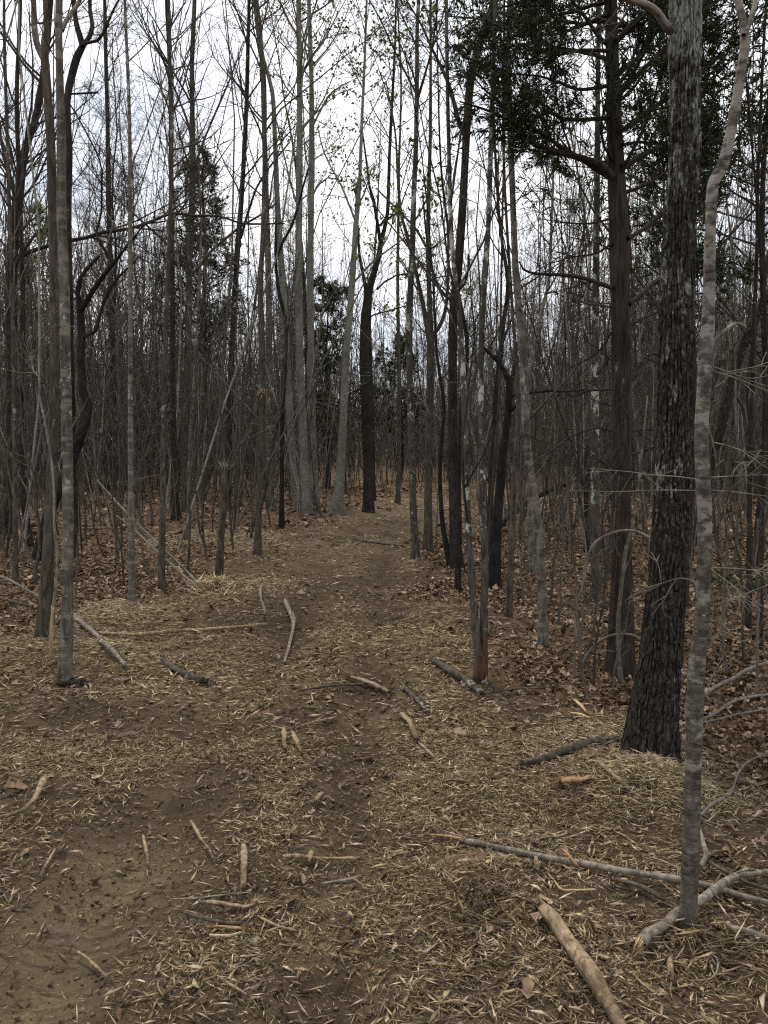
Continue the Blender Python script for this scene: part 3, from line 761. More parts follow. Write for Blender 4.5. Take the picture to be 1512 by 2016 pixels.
hero('hardwood_tree', 'curved black stem springing from the foot of the dark leaning trunk', 'black',
     [(888, 1116, 14), (881, 1085, 12), (874, 1050, 10), (869, 1005, 9), (866, 940, 8), (868, 880, 8), (874, 800, 7), (866, 740, 6), (860, 700, 5)], H=7, L1=1.2, group=G, stop=False)
hero('hardwood_tree', 'short black straight stem in front of the dark leaning trunk', 'black',
     [(901, 1166, 15), (902, 1120, 12), (904, 1040, 11), (903, 950, 9), (908, 800, 8), (920, 700, 7), (915, 640, 8), (905, 590, 6)], H=7, L1=1.2, group=G, flare=.1)
r_, b_, P_, R_ = hero('hardwood_tree', 'twin-stemmed lichened trunk with an orange scar at its foot', 'mott',
     [(946, 1340, 31), (948, 1300, 28), (952, 1250, 18), (953, 1200, 16), (954, 1100, 15), (951, 1000, 14), (948, 880, 13), (946, 760, 12), (950, 620, 11), (960, 480, 10), (966, 300, 9), (972, 100, 8), (975, 0, 7)],
     limbs=[([(942, 1290, 17), (937, 1250, 17), (933, 1190, 15), (927, 1110, 14), (922, 1040, 13), (919, 960, 13), (916, 860, 12), (912, 740, 11), (905, 620, 10), (890, 480, 9), (884, 300, 8), (880, 100, 7), (878, -100, 6)], .15)],
     H=9, cs=.6, group=G, flare=.08, low=5)
# scar
a_ = np.linspace(-2.35, -.85, 9); zz = np.linspace(.02, .33, 12)
A_, Z_ = np.meshgrid(a_, zz)
ce = np.stack([np.interp(Z_ + b_[2], P_[:, 2], P_[:, 0]), np.interp(Z_ + b_[2], P_[:, 2], P_[:, 1]), Z_ + b_[2]], -1)
u_ = 1 - ((A_ + 1.6) / .75) ** 2 - ((Z_ - .175) / .165) ** 2
rr_ = np.interp(Z_ + b_[2], P_[:, 2], R_)[..., None] * (1.0 + .12 * np.clip(u_, -.6, .35) + .05 * noise2(A_ * 6, Z_ * 40, 3))[..., None] * 1.06
V_ = ce + rr_ * np.stack([np.cos(A_), np.sin(A_), 0 * A_], -1)
i_ = (np.arange(11)[:, None] * 9 + np.arange(8)[None]).ravel()
sc_ = obj('bark_scar', MB().add(V_.reshape(-1, 3), np.stack([i_, i_ + 1, i_ + 10, i_ + 9], -1)).mesh('bark_scar', bark('scar_wood', (.06, .032, .02), (.16, .085, .05), lich=0, vs=.2), origin=b_), [c for c in r_.children if c.name.startswith('trunk')][0])
sc_['label'] = 'rusty orange scar where the bark is gone'
hero('hardwood_tree', 'dark Y-shaped trunk with a low fork, dead limbs raised like arms', 'black',
     [(973, 1157, 26), (974, 1100, 23), (977, 1040, 20), (983, 970, 18), (989, 900, 17), (996, 850, 15), (1001, 800, 14), (1003, 752, 14), (993, 730, 10), (980, 712, 9), (966, 697, 8), (955, 687, 6), (948, 678, 4)],
     limbs=[([(1003, 755, 10), (1010, 740, 9), (1013, 722, 8), (1020, 703, 6)], .1), ([(974, 706, 6), (984, 690, 6), (995, 660, 5), (1006, 630, 4), (1014, 615, 3)], .3), ([(1003, 782, 5), (1020, 776, 5), (1050, 773, 5), (1085, 769, 5), (1110, 771, 4), (1150, 768, 3)], -.6), ([(1004, 812, 6), (1013, 802, 6), (1022, 793, 5)], -.2)],
     stop=True, n1=7, cs=.3, L1=.8, group=G, low=4, K3=3)
hero('hardwood_tree', 'thin dark trunk right behind the dark Y-shaped one, rising past its fork', 'dark',
     [(964, 1090, 14), (966, 980, 12), (973, 860, 11), (976, 780, 11), (985, 700, 10), (990, 640, 9), (1000, 560, 8), (985, 450, 6), (975, 300, 5)], H=12, L1=1.7, group=G)
hero('hardwood_tree', 'slim brown trunk on leaf litter between the scarred twin stems and the tall grey trunk', 'brown',
     [(1001, 1215, 17), (1003, 1160, 13), (1006, 1090, 12), (1010, 1000, 11), (1014, 920, 10), (1020, 820, 8), (1016, 700, 7), (1008, 600, 6)], H=8, L1=1.3, group=G, flare=.1)
hero('hardwood_tree', 'tall grey lichened trunk with a bowed stem standing between cedar and scarred twin stems', 'grey',
     [(1070, 1276, 26), (1069, 1230, 20), (1067, 1160, 19), (1062, 1070, 18), (1053, 990, 18), (1043, 920, 17), (1036, 850, 17), (1033, 770, 16), (1029, 680, 15), (1022, 610, 14), (1016, 540, 13), (1012, 460, 12), (1008, 350, 11), (1004, 240, 11), (1001, 150, 10), (1000, 100, 9), (1006, 20, 8)],
     limbs=[([(1002, 130, 6), (990, 100, 6), (983, 50, 6), (978, 0, 5), (970, -100, 4)], .2), ([(1024, 610, 4), (1035, 595, 4), (1050, 575, 4), (1075, 535, 3)], .2)], H=8.5, cs=.62, group=G, flare=.1, low=5)
hero('hardwood_tree', 'slender trunk splitting away just behind the tall bowed grey trunk', 'grey',
     [(1046, 1128, 16), (1045, 1060, 13), (1042, 960, 11), (1040, 860, 9), (1041, 780, 8), (1043, 720, 8), (1050, 690, 8), (1060, 640, 7), (1070, 600, 7), (1080, 560, 6), (1085, 460, 5)], H=9, L1=1.4, group=G)
hero('hardwood_tree', 'mottled pale trunk standing behind and beside the cedar trunk', 'mott',
     [(1173, 1188, 25), (1172, 1130, 20), (1172, 1040, 18), (1172, 940, 17), (1171, 820, 16), (1171, 700, 15), (1173, 580, 14), (1174, 480, 13), (1176, 300, 11), (1178, 100, 9)], H=12, cs=.5, group=G)
hero('hardwood_tree', 'black broken-looking trunk close against the mottled pale trunk behind the cedar', 'black',
     [(1157, 1090, 17), (1157, 1020, 14), (1155, 950, 13), (1157, 890, 13), (1160, 872, 12)], stop=True, n1=4, cs=.4, L1=.6, group=G, cat='broken tree')
hero('hardwood_tree', 'dark slanting trunk behind the white-barked birch, leaning out of the picture', 'dark',
     [(1374, 1075, 26), (1384, 1000, 24), (1396, 920, 23), (1415, 850, 22), (1433, 780, 21), (1447, 725, 20), (1466, 672, 19), (1490, 620, 18), (1516, 575, 17), (1560, 480, 14), (1600, 380, 11)],
     limbs=[([(1440, 770, 5), (1460, 800, 4), (1475, 850, 4), (1485, 930, 3)], -.3)], H=11, cs=.6, group=G)
hero('hardwood_tree', 'slim dark trunk beyond the white-barked birch, with a frayed strip hanging on it', 'dark',
     [(1473, 1237, 15), (1474, 1180, 12), (1475, 1080, 11), (1476, 960, 10), (1480, 800, 9), (1484, 650, 8), (1490, 500, 7), (1494, 300, 6)], H=10, L1=1.4, group=G, flare=.1)
hero('hardwood_tree', 'very thin dark stem by the picture edge beyond the birch', 'dark',
     [(1498, 1282, 8), (1500, 1200, 6), (1501, 1100, 6), (1503, 980, 5), (1508, 800, 5), (1505, 600, 4)], H=6, L1=.9, n1=12, group=G, flare=.1)
hero('pale_sapling', 'pale mottled sapling curving up across the foot of the cedar trunk', 'grey',
     [(1222, 1346, 14), (1219, 1310, 10), (1217, 1260, 9), (1217, 1220, 9), (1222, 1170, 8), (1227, 1120, 8), (1233, 1078, 8), (1243, 1045, 7), (1252, 985, 6), (1260, 930, 5), (1266, 860, 4), (1275, 780, 3)],
     stop=True, n1=7, cs=.3, L1=.6, cat='sapling', K3=2, flare=.1, sides=9, low=0)

# ---- the big oak by the trail: deep furrowed bark, flared foot -----------------------------------------
def big_oak():
    pts = [(1284, 1502, 108), (1286, 1460, 102), (1288, 1400, 92), (1301, 1300, 82), (1309, 1200, 76), (1316, 1100, 72), (1322, 1000, 69), (1326, 900, 66), (1329, 800, 66), (1331, 700, 66), (1333, 600, 65),
           (1334, 500, 64), (1337, 420, 62), (1340, 370, 61), (1345, 300, 59), (1347, 200, 57), (1348, 100, 56), (1349, 0, 54), (1350, -200, 48), (1352, -500, 38)]
    b = gpt(1284, 1502)
    HERO_BASES.append((b[0], b[1]))
    pp = px_path(pts, b[1] + .1, drift=.1)
    pp = np.vstack([np.r_[pp[0, :3] - [0, 0, .12], pp[0, 3] * 1.03], pp])
    S = smooth_path(pp, .017); S = np.vstack([S[S[:, 2] < 4.3], S[S[:, 2] >= 4.3][::5]])
    P, R = S[:, :3], S[:, 3]
    sides = 150
    root = tag(obj('oak_tree', None, None, b), 'thick furrowed oak trunk splashed with white lichen, standing over a pale shredded heap', 'tree')
    T = norm(np.gradient(P, axis=0)); n1 = norm(np.cross(T, np.array([.05, 1., .02]))); n2 = np.cross(T, n1)
    a = np.arange(sides) * 2 * math.pi / sides
    s = np.concatenate([[0], np.cumsum(np.linalg.norm(np.diff(P, axis=0), axis=1))])
    A, Sg = np.meshgrid(a, s)
    c, si = np.cos(A), np.sin(A)
    warp = (noise3(c * 1.5, si * 1.5, Sg * 3, 41) - .5) * 1.0
    ph = A * 12 + warp * 6
    r1 = 1 - np.abs(np.sin(ph + (noise3(c * 2, si * 2, Sg * 7, 42) - .5) * 3))
    r2 = noise3(c * 7, si * 7, Sg * 22, 43)
    brk = noise3(c * 5, si * 5, Sg * 17, 45)
    disp = -.019 * r1 ** 1.6 - .013 * sstep(.58, .66, brk) * (1 - r1) + .009 * (r2 - .5) + .02 * (noise3(c * 1.2, si * 1.2, Sg * 1.3, 44) - .5)
    fl = np.exp(-np.maximum(Sg - .1, 0) / .14)
    lobes = np.clip(np.cos(3 * A + .6), 0, 1) ** 1.5 * .34 + np.clip(np.cos(5 * A + 2), 0, 1) * .10
    rr = R[:, None] * (1 + fl * lobes) + disp
    V = P[:, None] + (rr * c)[..., None] * n1[:, None] + (rr * si)[..., None] * n2[:, None]
    i = np.arange(len(P) - 1)[:, None] * sides; k = np.arange(sides)[None]; k2 = (k + 1) % sides
    q = np.stack([i + k, i + k2, i + sides + k2, i + sides + k], -1).reshape(-1, 4)
    obj('trunk', MB().add(V.reshape(-1, 3), q).mesh('trunk', M['oak'], origin=b), root)
    cr = MB()
    for ll, dr in [([(1322, 62, 16), (1308, 45, 15), (1295, 25, 14), (1275, 10, 13), (1250, 2, 12), (1220, -5, 10), (1180, -15, 8), (1140, -40, 6)], -.35),
                   ([(1360, -60, 20), (1400, -150, 16), (1440, -260, 12), (1470, -400, 8)], .5), ([(1345, -250, 24), (1300, -400, 18), (1270, -600, 12), (1250, -800, 7)], -.3), ([(1352, -500, 38), (1360, -700, 28), (1380, -1000, 16), (1400, -1300, 8)], .4)]:
        lp = smooth_path(px_path(ll, b[1] + .1, drift=dr), .05)
        obj('limb', MB().add(*trunk_mesh(lp[:, :3], lp[:, 3], 10, .1, 0, 8)).mesh('limb', M['birch' if ll[0][0] == 1322 else 'oak'], origin=b), root)
        branch_set(cr, lp[None, :, :3], lp[None, :, 3], np.array([1.8]), 8, 4, 4, ratio2=.6, t0=.5)
    obj('crown', cr.mesh('crown', M['twig'], origin=b), root)
big_oak()

# ---- birch in front ------------------------------------------------------------------------------------
def birch():
    pts = [(1354, 1842, 44), (1356, 1800, 37), (1359, 1700, 35), (1362, 1600, 33), (1364, 1500, 32), (1366, 1420, 32), (1368, 1370, 33), (1372, 1300, 31), (1379, 1240, 29), (1384, 1160, 28), (1387, 1080, 28), (1388, 1000, 27),
           (1384, 920, 26), (1382, 850, 26), (1386, 770, 26), (1391, 690, 25), (1394, 620, 23), (1396, 540, 22), (1397, 470, 21), (1400, 410, 21), (1404, 365, 21), (1415, 342, 22), (1424, 325, 21), (1433, 290, 20), (1443, 240, 19), (1451, 195, 19), (1459, 140, 18), (1466, 90, 18), (1464, 50, 16), (1455, 10, 15), (1446, -60, 13), (1440, -300, 9), (1450, -700, 5)]
    b = gpt(1356, 1842)
    HERO_BASES.append((b[0], b[1]))
    pp = px_path(pts, b[1] + .03, drift=.05)
    pp = np.vstack([np.r_[pp[0, :3] - [0, 0, .1], pp[0, 3] * 1.05], pp])
    S = smooth_path(pp, .014)
    P, R = S[:, :3], S[:, 3]
    root = tag(obj('birch_tree', None, None, b), 'slim white-banded birch trunk nearest the camera, kinked high up beside the oak', 'tree')
    sides = 40
    T = norm(np.gradient(P, axis=0)); n1 = norm(np.cross(T, np.array([.05, 1., .02]))); n2 = np.cross(T, n1)
    a = np.arange(sides) * 2 * math.pi / sides
    s = np.concatenate([[0], np.cumsum(np.linalg.norm(np.diff(P, axis=0), axis=1))])
    A, Sg = np.meshgrid(a, s); c, si = np.cos(A), np.sin(A)
    disp = .0018 * (noise3(c * 1.5, si * 1.5, Sg * 45, 51) - .5) + .006 * (noise3(c, si, Sg * 5, 52) - .5) + .003 * (noise3(c * 5, si * 5, Sg * 30, 53) - .5)
    disp = disp + .012 * np.exp(-((Sg - .86) / .03) ** 2) * np.clip(np.cos(A + 1.6), 0, 1)     # burl
    rr = R[:, None] * (1 + .35 * np.exp(-np.maximum(Sg - .08, 0) / .05) * np.clip(np.cos(3 * A), 0, 1)) + disp
    V = P[:, None] + (rr * c)[..., None] * n1[:, None] + (rr * si)[..., None] * n2[:, None]
    i = np.arange(len(P) - 1)[:, None] * sides; k = np.arange(sides)[None]; k2 = (k + 1) % sides
    q = np.stack([i + k, i + k2, i + sides + k2, i + sides + k], -1).reshape(-1, 4)
    obj('trunk', MB().add(V.reshape(-1, 3), q).mesh('trunk', M['birch'], origin=b), root)
    cr = MB()
    for ll, dr in [([(1464, 70, 10), (1478, 40, 10), (1488, 0, 9), (1500, -80, 7), (1510, -300, 4)], .1), ([(1396, 690, 9), (1405, 672, 9), (1425, 655, 8), (1440, 640, 7), (1456, 637, 6), (1468, 645, 4)], .12)]:
        lp = smooth_path(px_path(ll, b[1] + .05, drift=dr), .02)
        obj('limb', MB().add(*trunk_mesh(lp[:, :3], lp[:, 3], 10, .14, 0, 8)).mesh('limb', M['birch'], origin=b), root)
    for ll, dr in [([(1400, 720, 3), (1440, 735, 2.5), (1480, 745, 2), (1530, 735, 1.6)], .15), ([(1400, 730, 3), (1450, 745, 2.4), (1512, 770, 1.8), (1560, 780, 1.4)], -.1), ([(1398, 940, 2.6), (1430, 938, 2.4), (1470, 936, 2), (1530, 934, 1.5)], .2), ([(1384, 945, 2.6), (1330, 938, 2.4), (1280, 935, 2), (1240, 929, 1.8), (1160, 922, 1.2)], .4),
                   ([(1398, 965, 2.8), (1440, 968, 2.4), (1480, 973, 2.2), (1530, 980, 1.6)], -.05), ([(1380, 966, 2.6), (1300, 965, 2.2), (1210, 968, 1.8), (1120, 966, 1.2)], .5), ([(1398, 1118, 3), (1440, 1119, 2.8), (1480, 1122, 2.2), (1530, 1121, 1.7)], .1), ([(1400, 1122, 3), (1425, 1140, 2.6), (1450, 1160, 2), (1480, 1200, 1.2)], -.1),
                   ([(1400, 870, 2.6), (1440, 880, 2.2), (1490, 900, 1.8), (1540, 930, 1.4)], .2), ([(1398, 1165, 3), (1412, 1210, 2.5), (1425, 1260, 2), (1424, 1310, 1.5)], .1), ([(1380, 1150, 2), (1340, 1138, 1.8), (1300, 1150, 1.5), (1283, 1155, 1.2)], .3), ([(1404, 1190, 2), (1440, 1180, 1.8), (1490, 1160, 1.5), (1530, 1145, 1.2)], .2)]:
        lp = smooth_path(px_path(ll, b[1] + .05, drift=dr), .03)
        cr.add(*tubes(lp[None, :, :3], np.maximum(lp[None, :, 3], .0012), 5))
        branch_set(cr, lp[None, :, :3], lp[None, :, 3] * .8, np.array([.28]), 5, 2, 2.5, up2=0, ratio2=.6)
    obj('crown', cr.mesh('crown', M['twigpale'], origin=b), root)
birch()

# ---- cedars --------------------------------------------------------------------------------------------
def spray_on(fol, P, R, L, K, Y, dens, shoot=.045, rad=.0035, sp=.42):
    """feathery cedar sprays: branchlets off each path, every branchlet lined with short scaly shoots"""
    p, d, l, r, _ = kids(P, R, L, K, .25, 1, .75, .25, .42)
    l = np.clip(l, .12, .6)
    P2 = grow(p, d, l, 5, .14, .01)
    B = len(P2)
    n = dens
    t = rng.uniform(.1, 1, (B, n)); f = t * 5; i = np.minimum(f.astype(int), 4); u = (f - i)[..., None]
    bi = np.arange(B)[:, None]
    q = P2[bi, i] * (1 - u) + P2[bi, i + 1] * u
    T = norm(P2[bi, i + 1] - P2[bi, i])
    dd = T + rng.normal(0, sp, T.shape) + np.array([0, 0, -.12])
    shoots(fol, q.reshape(-1, 3) + rng.normal(0, .005, (B * n, 3)), dd.reshape(-1, 3), shoot * rng.uniform(.6, 1.6, B * n), rad * rng.uniform(.7, 1.3, B * n))
    return P2

def cedar_limbs(cr, fol, P, R, n, t0, t1, L1, Y, K2, Ks, dens, ang=1.1, up=.06, shoot=.05, rad=.004, prof=None):
    p, d, l, r, t = kids(P[None], R[None], np.array([L1]), n, t0, t1, ang, .2, 1.0)
    l = L1 * rng.uniform(.6, 1.15, len(l)) * (1.15 - .85 * np.clip((t - t0) / (1 - t0), 0, 1) if prof is None else 1)
    P1 = grow(p, d, l, 8, .12, up)
    R1 = taper(np.minimum(r * .42, l * .014), 8, .2, .003)
    cr.add(*tubes(P1, R1, 6))
    p, d, l2, r2, _ = kids(P1, R1, l, K2, .2, 1, .8, .2, .5)
    P2 = grow(p, d, l2, 6, .13, .03)
    R2 = taper(np.maximum(r2 * .5, .003), 6, .35, .0022)
    cr.add(*tubes(P2, R2, 4))
    spray_on(fol, P2, R2, np.maximum(l2, .5), Ks, Y, dens, shoot, rad)
    spray_on(fol, P1, R1, l, 3, Y, dens, shoot, rad)

def near_cedar():
    pts = [(1221, 1332, 58), (1222, 1290, 54), (1223, 1200, 46), (1223, 1100, 40), (1223, 1000, 39), (1223, 900, 38), (1223, 800, 38), (1222, 700, 37), (1220, 600, 36), (1218, 500, 36), (1216, 420, 34), (1213, 350, 33), (1210, 260, 29), (1207, 170, 26), (1204, 80, 24), (1202, 0, 23), (1198, -200, 19), (1195, -450, 12), (1195, -700, 5)]
    b = gpt(1221, 1332)
    HERO_BASES.append((b[0], b[1]))
    Y = b[1] + .05
    pp = px_path(pts, Y, drift=.1)
    pp = np.vstack([np.r_[pp[0, :3] - [0, 0, .12], pp[0, 3]], pp])
    S = smooth_path(pp, .04); P, R = S[:, :3], S[:, 3]
    root = tag(obj('cedar_tree', None, None, b), 'reddish stringy-barked cedar with dark green sprays and wide dead lower limbs', 'tree')
    obj('trunk', MB().add(*trunk_mesh(P, R, 36, .14, .25, 3, 5)).mesh('trunk', M['cedar'], origin=b), root)
    cr, fol = MB(), MB()
    live = [([(1206, 348, 15), (1180, 325, 14), (1150, 312, 13), (1115, 303, 12), (1085, 295, 11), (1050, 283, 9), (1030, 262, 8), (1015, 245, 7), (985, 228, 6), (945, 212, 4), (905, 200, 3)], -.35),
            ([(1200, 232, 9), (1170, 234, 8), (1130, 235, 7), (1105, 232, 6), (1080, 222, 5), (1055, 232, 4), (1020, 250, 3)], .4), ([(1200, 168, 8), (1165, 174, 7), (1135, 175, 6), (1100, 162, 5), (1060, 150, 4), (1000, 145, 3)], -.5),
            ([(1198, 28, 8), (1170, 40, 7), (1140, 52, 7), (1090, 68, 6), (1050, 62, 5), (990, 45, 3)], .3), ([(1198, 100, 8), (1150, 98, 6), (1100, 100, 5), (1040, 95, 4), (960, 110, 3)], -.2), ([(1197, -40, 8), (1120, -30, 6), (1040, 0, 5), (960, 25, 3), (890, 70, 2)], .5),
            ([(1226, 330, 13), (1245, 318, 12), (1270, 303, 10), (1300, 290, 9), (1335, 270, 7), (1380, 240, 5)], .35), ([(1222, 258, 11), (1250, 240, 9), (1280, 218, 8), (1310, 195, 7), (1360, 160, 5), (1420, 110, 3)], .5), ([(1226, 285, 7), (1260, 280, 6), (1290, 283, 6), (1330, 280, 4)], .5),
            ([(1215, 150, 8), (1260, 110, 7), (1310, 80, 5), (1380, 40, 3)], .6), ([(1212, 80, 8), (1250, 40, 7), (1300, 0, 5), (1350, -40, 3)], .5), ([(1238, 600, 10), (1262, 580, 11), (1290, 556, 10), (1320, 542, 8), (1360, 520, 6), (1420, 505, 4)], .5), ([(1236, 470, 9), (1265, 452, 8), (1300, 425, 7), (1350, 400, 5), (1420, 370, 3)], .6)]
    dead = [([(1203, 566, 9), (1180, 558, 9), (1160, 550, 8), (1136, 544, 7), (1106, 541, 7), (1075, 540, 6), (1050, 538, 5), (1030, 530, 4), (1022, 515, 3)], -.4), ([(1203, 655, 5), (1185, 685, 4), (1160, 705, 3), (1120, 725, 2)], .2), ([(1203, 767, 5), (1175, 768, 5), (1150, 770, 4), (1130, 782, 3), (1115, 772, 2)], -.3),
            ([(1203, 848, 5), (1188, 844, 5), (1168, 843, 5), (1145, 850, 5), (1120, 862, 4), (1090, 885, 4), (1060, 905, 3), (1035, 935, 2)], -.5), ([(1238, 770, 5), (1252, 730, 4), (1275, 700, 4), (1310, 697, 3)], .2), ([(1238, 850, 5), (1262, 845, 4), (1300, 850, 3), (1340, 870, 2)], .3), ([(1203, 605, 4), (1175, 600, 3), (1150, 598, 2)], .2),
            ([(1240, 895, 6), (1262, 888, 6), (1285, 882, 5), (1310, 872, 4)], .25), ([(1238, 640, 5), (1265, 628, 4), (1300, 612, 3)], .2), ([(1205, 480, 5), (1170, 500, 4), (1130, 505, 3), (1080, 520, 2)], .3), ([(1206, 430, 5), (1160, 440, 4), (1110, 438, 3), (1060, 430, 2)], -.3)]
    for ll, dr in live + dead:
        lp = smooth_path(px_path(ll, Y, drift=dr), .05)
        obj('limb', MB().add(*trunk_mesh(lp[:, :3], np.maximum(lp[:, 3], .003), 8, .16, 0, 8, 12)).mesh('limb', M['cedar'], origin=b), root)
        Pl, Rl = lp[None, :, :3], np.maximum(lp[None, :, 3], .003)
        if (ll, dr) in live:
            p, d, l2, r2, _ = kids(Pl, Rl, np.array([1.0]), 9, .2, 1, .8, .2, .6)
            P2 = grow(p, d, l2, 6, .12, .06); R2 = taper(np.maximum(np.minimum(r2 * .5, .008), .003), 6, .3, .002)
            cr.add(*tubes(P2, R2, 4))
            spray_on(fol, P2, R2, np.maximum(l2, .45), 10, Y, 24, .045, .0043)
            spray_on(fol, Pl, Rl, np.array([1.0]), 14, Y, 24, .045, .0043)
        else:
            branch_set(cr, Pl, Rl, np.array([.8]), 9, 4, Y, ratio2=.5, up2=-.02)
    cedar_limbs(cr, fol, P, R, 36, .5, .99, 1.3, Y, 6, 7, 18, shoot=.048, rad=.0048)
    cedar_limbs(cr, MB(), P, R, 10, .2, .47, .5, Y, 3, 1, 1, up=0)
    cro = obj('crown', cr.mesh('crown', M['cedar'], origin=b), root)
    obj('needle_sprays', fol.mesh('needle_sprays', M['cedarleaf'], smooth=False, origin=b), cro)
near_cedar()

def back_cedar(name, label, base, w, H, z0, L1, n, K2, Ks, dens, shoot, rad, mt='cedarleaf', bk='cedar', top=None, ang=1.1, up=.06, cat='tree', t1=.99):
    b = gpt(*base); HERO_BASES.append((b[0], b[1]))
    r0 = w / 2 / F_PX * b[1]
    tx = (top if top is not None else base[0])
    tp = at_depth(tx, 0, b[1]); k = H / max(.1, tp[2])
    zz = np.linspace(-.1, H, 24)
    P = np.stack([b[0] + (tp[0] - b[0]) * zz / H * min(1, k) + .05 * np.sin(zz), np.full(24, b[1]) + .04 * np.cos(zz * 1.3), b[2] + zz], -1)
    R = np.linspace(r0, r0 * .12, 24)
    root = tag(obj(name, None, None, b), label, cat)
    obj('trunk', MB().add(*trunk_mesh(P, R, 12, .1, .2, 3)).mesh('trunk', M[bk], origin=b), root)
    cr, fol = MB(), MB()
    cedar_limbs(cr, fol, P, R, n, z0 / H, t1, L1, b[1], K2, Ks, dens, ang=ang, up=up, shoot=shoot, rad=rad)
    cro = obj('crown', cr.mesh('crown', M['twig'], origin=b), root)
    obj('needle_sprays', fol.mesh('needle_sprays', M[mt], smooth=False, origin=b), cro)
back_cedar('cedar_tree', 'dark green cedar filling the gap between the oak and the birch', (1345, 1195), 22, 8.5, 2.4, 2.4, 40, 7, 5, 13, .07, .0078, ang=.95, up=.05, top=1360)
back_cedar('cedar_tree', 'dense dark cedar partly cut by the picture edge behind the birch top', (1490, 1120), 18, 9.5, 2.6, 2.5, 42, 7, 6, 10, .095, .0105, ang=.95, up=.05, top=1520)
back_cedar('pine_tree', 'feathery green pine rising behind the close pair of dark trunks', (400, 972), 18, 11.0, 3.6, 2.4, 48, 6, 5, 11, .15, .014, 'pineleaf', 'brown', top=402, ang=.95, up=.08)
back_cedar('cedar_tree', 'dark low cedar in the gap between the paired poplars and the leaning poplar', (645, 962), 12, 7.6, 1.4, 2.3, 48, 6, 5, 11, .14, .015, top=645)
back_cedar('cedar_tree', 'small pointed cedar behind the lichen-splashed trunk past the bend', (790, 945), 8, 7.0, 2.0, 1.8, 40, 5, 5, 10, .16, .016, 'pineleaf', top=790)
back_cedar('pine_tree', 'yellowish green conifer dim among stems near the picture edge', (55, 985), 10, 9.0, 4.0, 1.4, 24, 5, 5, 8, .15, .012, 'young', 'brown', top=55)

# ------------------------------------------------------------------ the wood behind
def proto_tree(H, r0, cs, n1, L1, K2, K3, ang, up, Y, sides=8):
    z = np.linspace(-.12, H, 14)
    P = np.stack([np.cumsum(rng.normal(0, .085, 14)) * H / 12, np.cumsum(rng.normal(0, .085, 14)) * H / 12, z], -1); P[:2, :2] = 0
    R = np.maximum(r0 * (1 - .85 * np.linspace(0, 1, 14)), .01)
    t = MB().add(*trunk_mesh(P, R, sides, .1, .3, int(H * 10)))
    c = MB(); crown_on(c, P, R, n1, cs, L1, Y, ang, up, K2, K3, None, 6)
    crown_on(c, P, R, 4, .1, L1 * .3, Y, 1.1, .02, 2, 2, None, 3, cs)
    return t, c
TREE_P = []
for k in range(9):
    H = [13, 15, 16, 18, 12, 17, 14, 19, 11][k]
    t, c = proto_tree(H, [.04, .055, .07, .075, .035, .06, .045, .08, .032][k], [.3, .4, .38, .42, .28, .35, .3, .42, .25][k], 30, H * .18, 8, 7, .78, .07, 23)
    bk = ['brown', 'grey', 'dark', 'brown', 'grey', 'mott', 'dark', 'grey', 'brown'][k]
    TREE_P.append((t.mesh('trunk', M[bk]), c.mesh('crown', M['twig'])))
SAP_P = []
for k in range(7):
    H = [3.2, 4.5, 6.0, 7.5, 2.4, 5.2, 8.5][k]
    t, c = proto_tree(H, .009 + .004 * H, .22, 13, H * .2, 3, 2, .7, .05, 13, 6)
    mm = MB(); mm.add(*t.arrays()); mm.add(*c.arrays())
    SAP_P.append(mm.mesh('sapling', M[['twig', 'brown', 'twigmid', 'brown', 'twigmid', 'twig', 'grey'][k]]))

HB = np.array(HERO_BASES)
def free(x, y, gap=.6):
    px = CX + x / y * F_PX
    if trail_d(x, y) < 1.35 and y < 34: return False
    if y < 30 and np.min((HB[:, 0] - x) ** 2 + (HB[:, 1] - y) ** 2) < gap * gap: return False
    return True
def scatter(n, y0, y1, spread, pw=1.0, tries=60000, gap=.6, corridor=False):
    out = []
    for _ in range(tries):
        if len(out) >= n: break
        y = y0 + (y1 - y0) * rng.random() ** pw
        x = rng.uniform(-1, 1) * (spread * y + 1.5)
        px = CX + x / y * F_PX
        if corridor and 605 < px < 815 and y < 62: continue
        if not free(x, y, gap): continue
        if out and np.min([(a - x) ** 2 + (b - y) ** 2 for a, b in out[-400:]]) < (.35 + .008 * y) ** 2: continue
        out.append((x, y))
    return out
SECT = [(130, 'left of the smooth lichened trunk'), (257, 'between smooth lichened trunk and thin straight grey trunk'), (365, 'between thin straight grey trunk and close dark pair'),
        (440, 'between close dark pair and snapped stem'), (513, 'between snapped stem and yellow-scarred trunk'), (600, 'between yellow-scarred trunk and thickest poplar'), (723, 'between thickest poplar and dark forked trunk'),
        (812, 'between dark forked trunk and lichen-splashed trunk'), (893, 'between lichen-splashed trunk and dark leaning trunk'), (985, 'between dark leaning trunk and Y-shaped trunk'), (1050, 'between Y-shaped trunk and bowed grey trunk'),
        (1222, 'between bowed grey trunk and cedar'), (1325, 'between cedar and oak'), (1385, 'between oak and birch'), (9e9, 'right of the birch')]
def where(x, y):
    px = CX + x / y * F_PX
    for lim, t in SECT:
        if px < lim: return t
def place_tree(x, y, k, s, rz):
    root = obj('forest_tree', None, None, (x, y, float(height(x, y))))
    root.rotation_euler = (rng.normal(0, .05), rng.normal(0, .05), rz); root.scale = (s, s, s)
    for nm, me in zip(('trunk', 'crown'), TREE_P[k]): obj(nm, me, root)
    bn = ['brown', 'grey', 'dark', 'brown', 'grey', 'mottled', 'dark', 'grey', 'brown'][k]
    far = 'nearer' if y < 30 else ('mid-distance' if y < 44 else 'distant')
    tag(root, far + ' ' + bn + ' bare tree in the wood ' + where(x, y), 'tree', 'bare forest trees ' + where(x, y))
pos = sorted(scatter(150, 24, 62, .56, 1.0, corridor=True), key=lambda p: p[1])
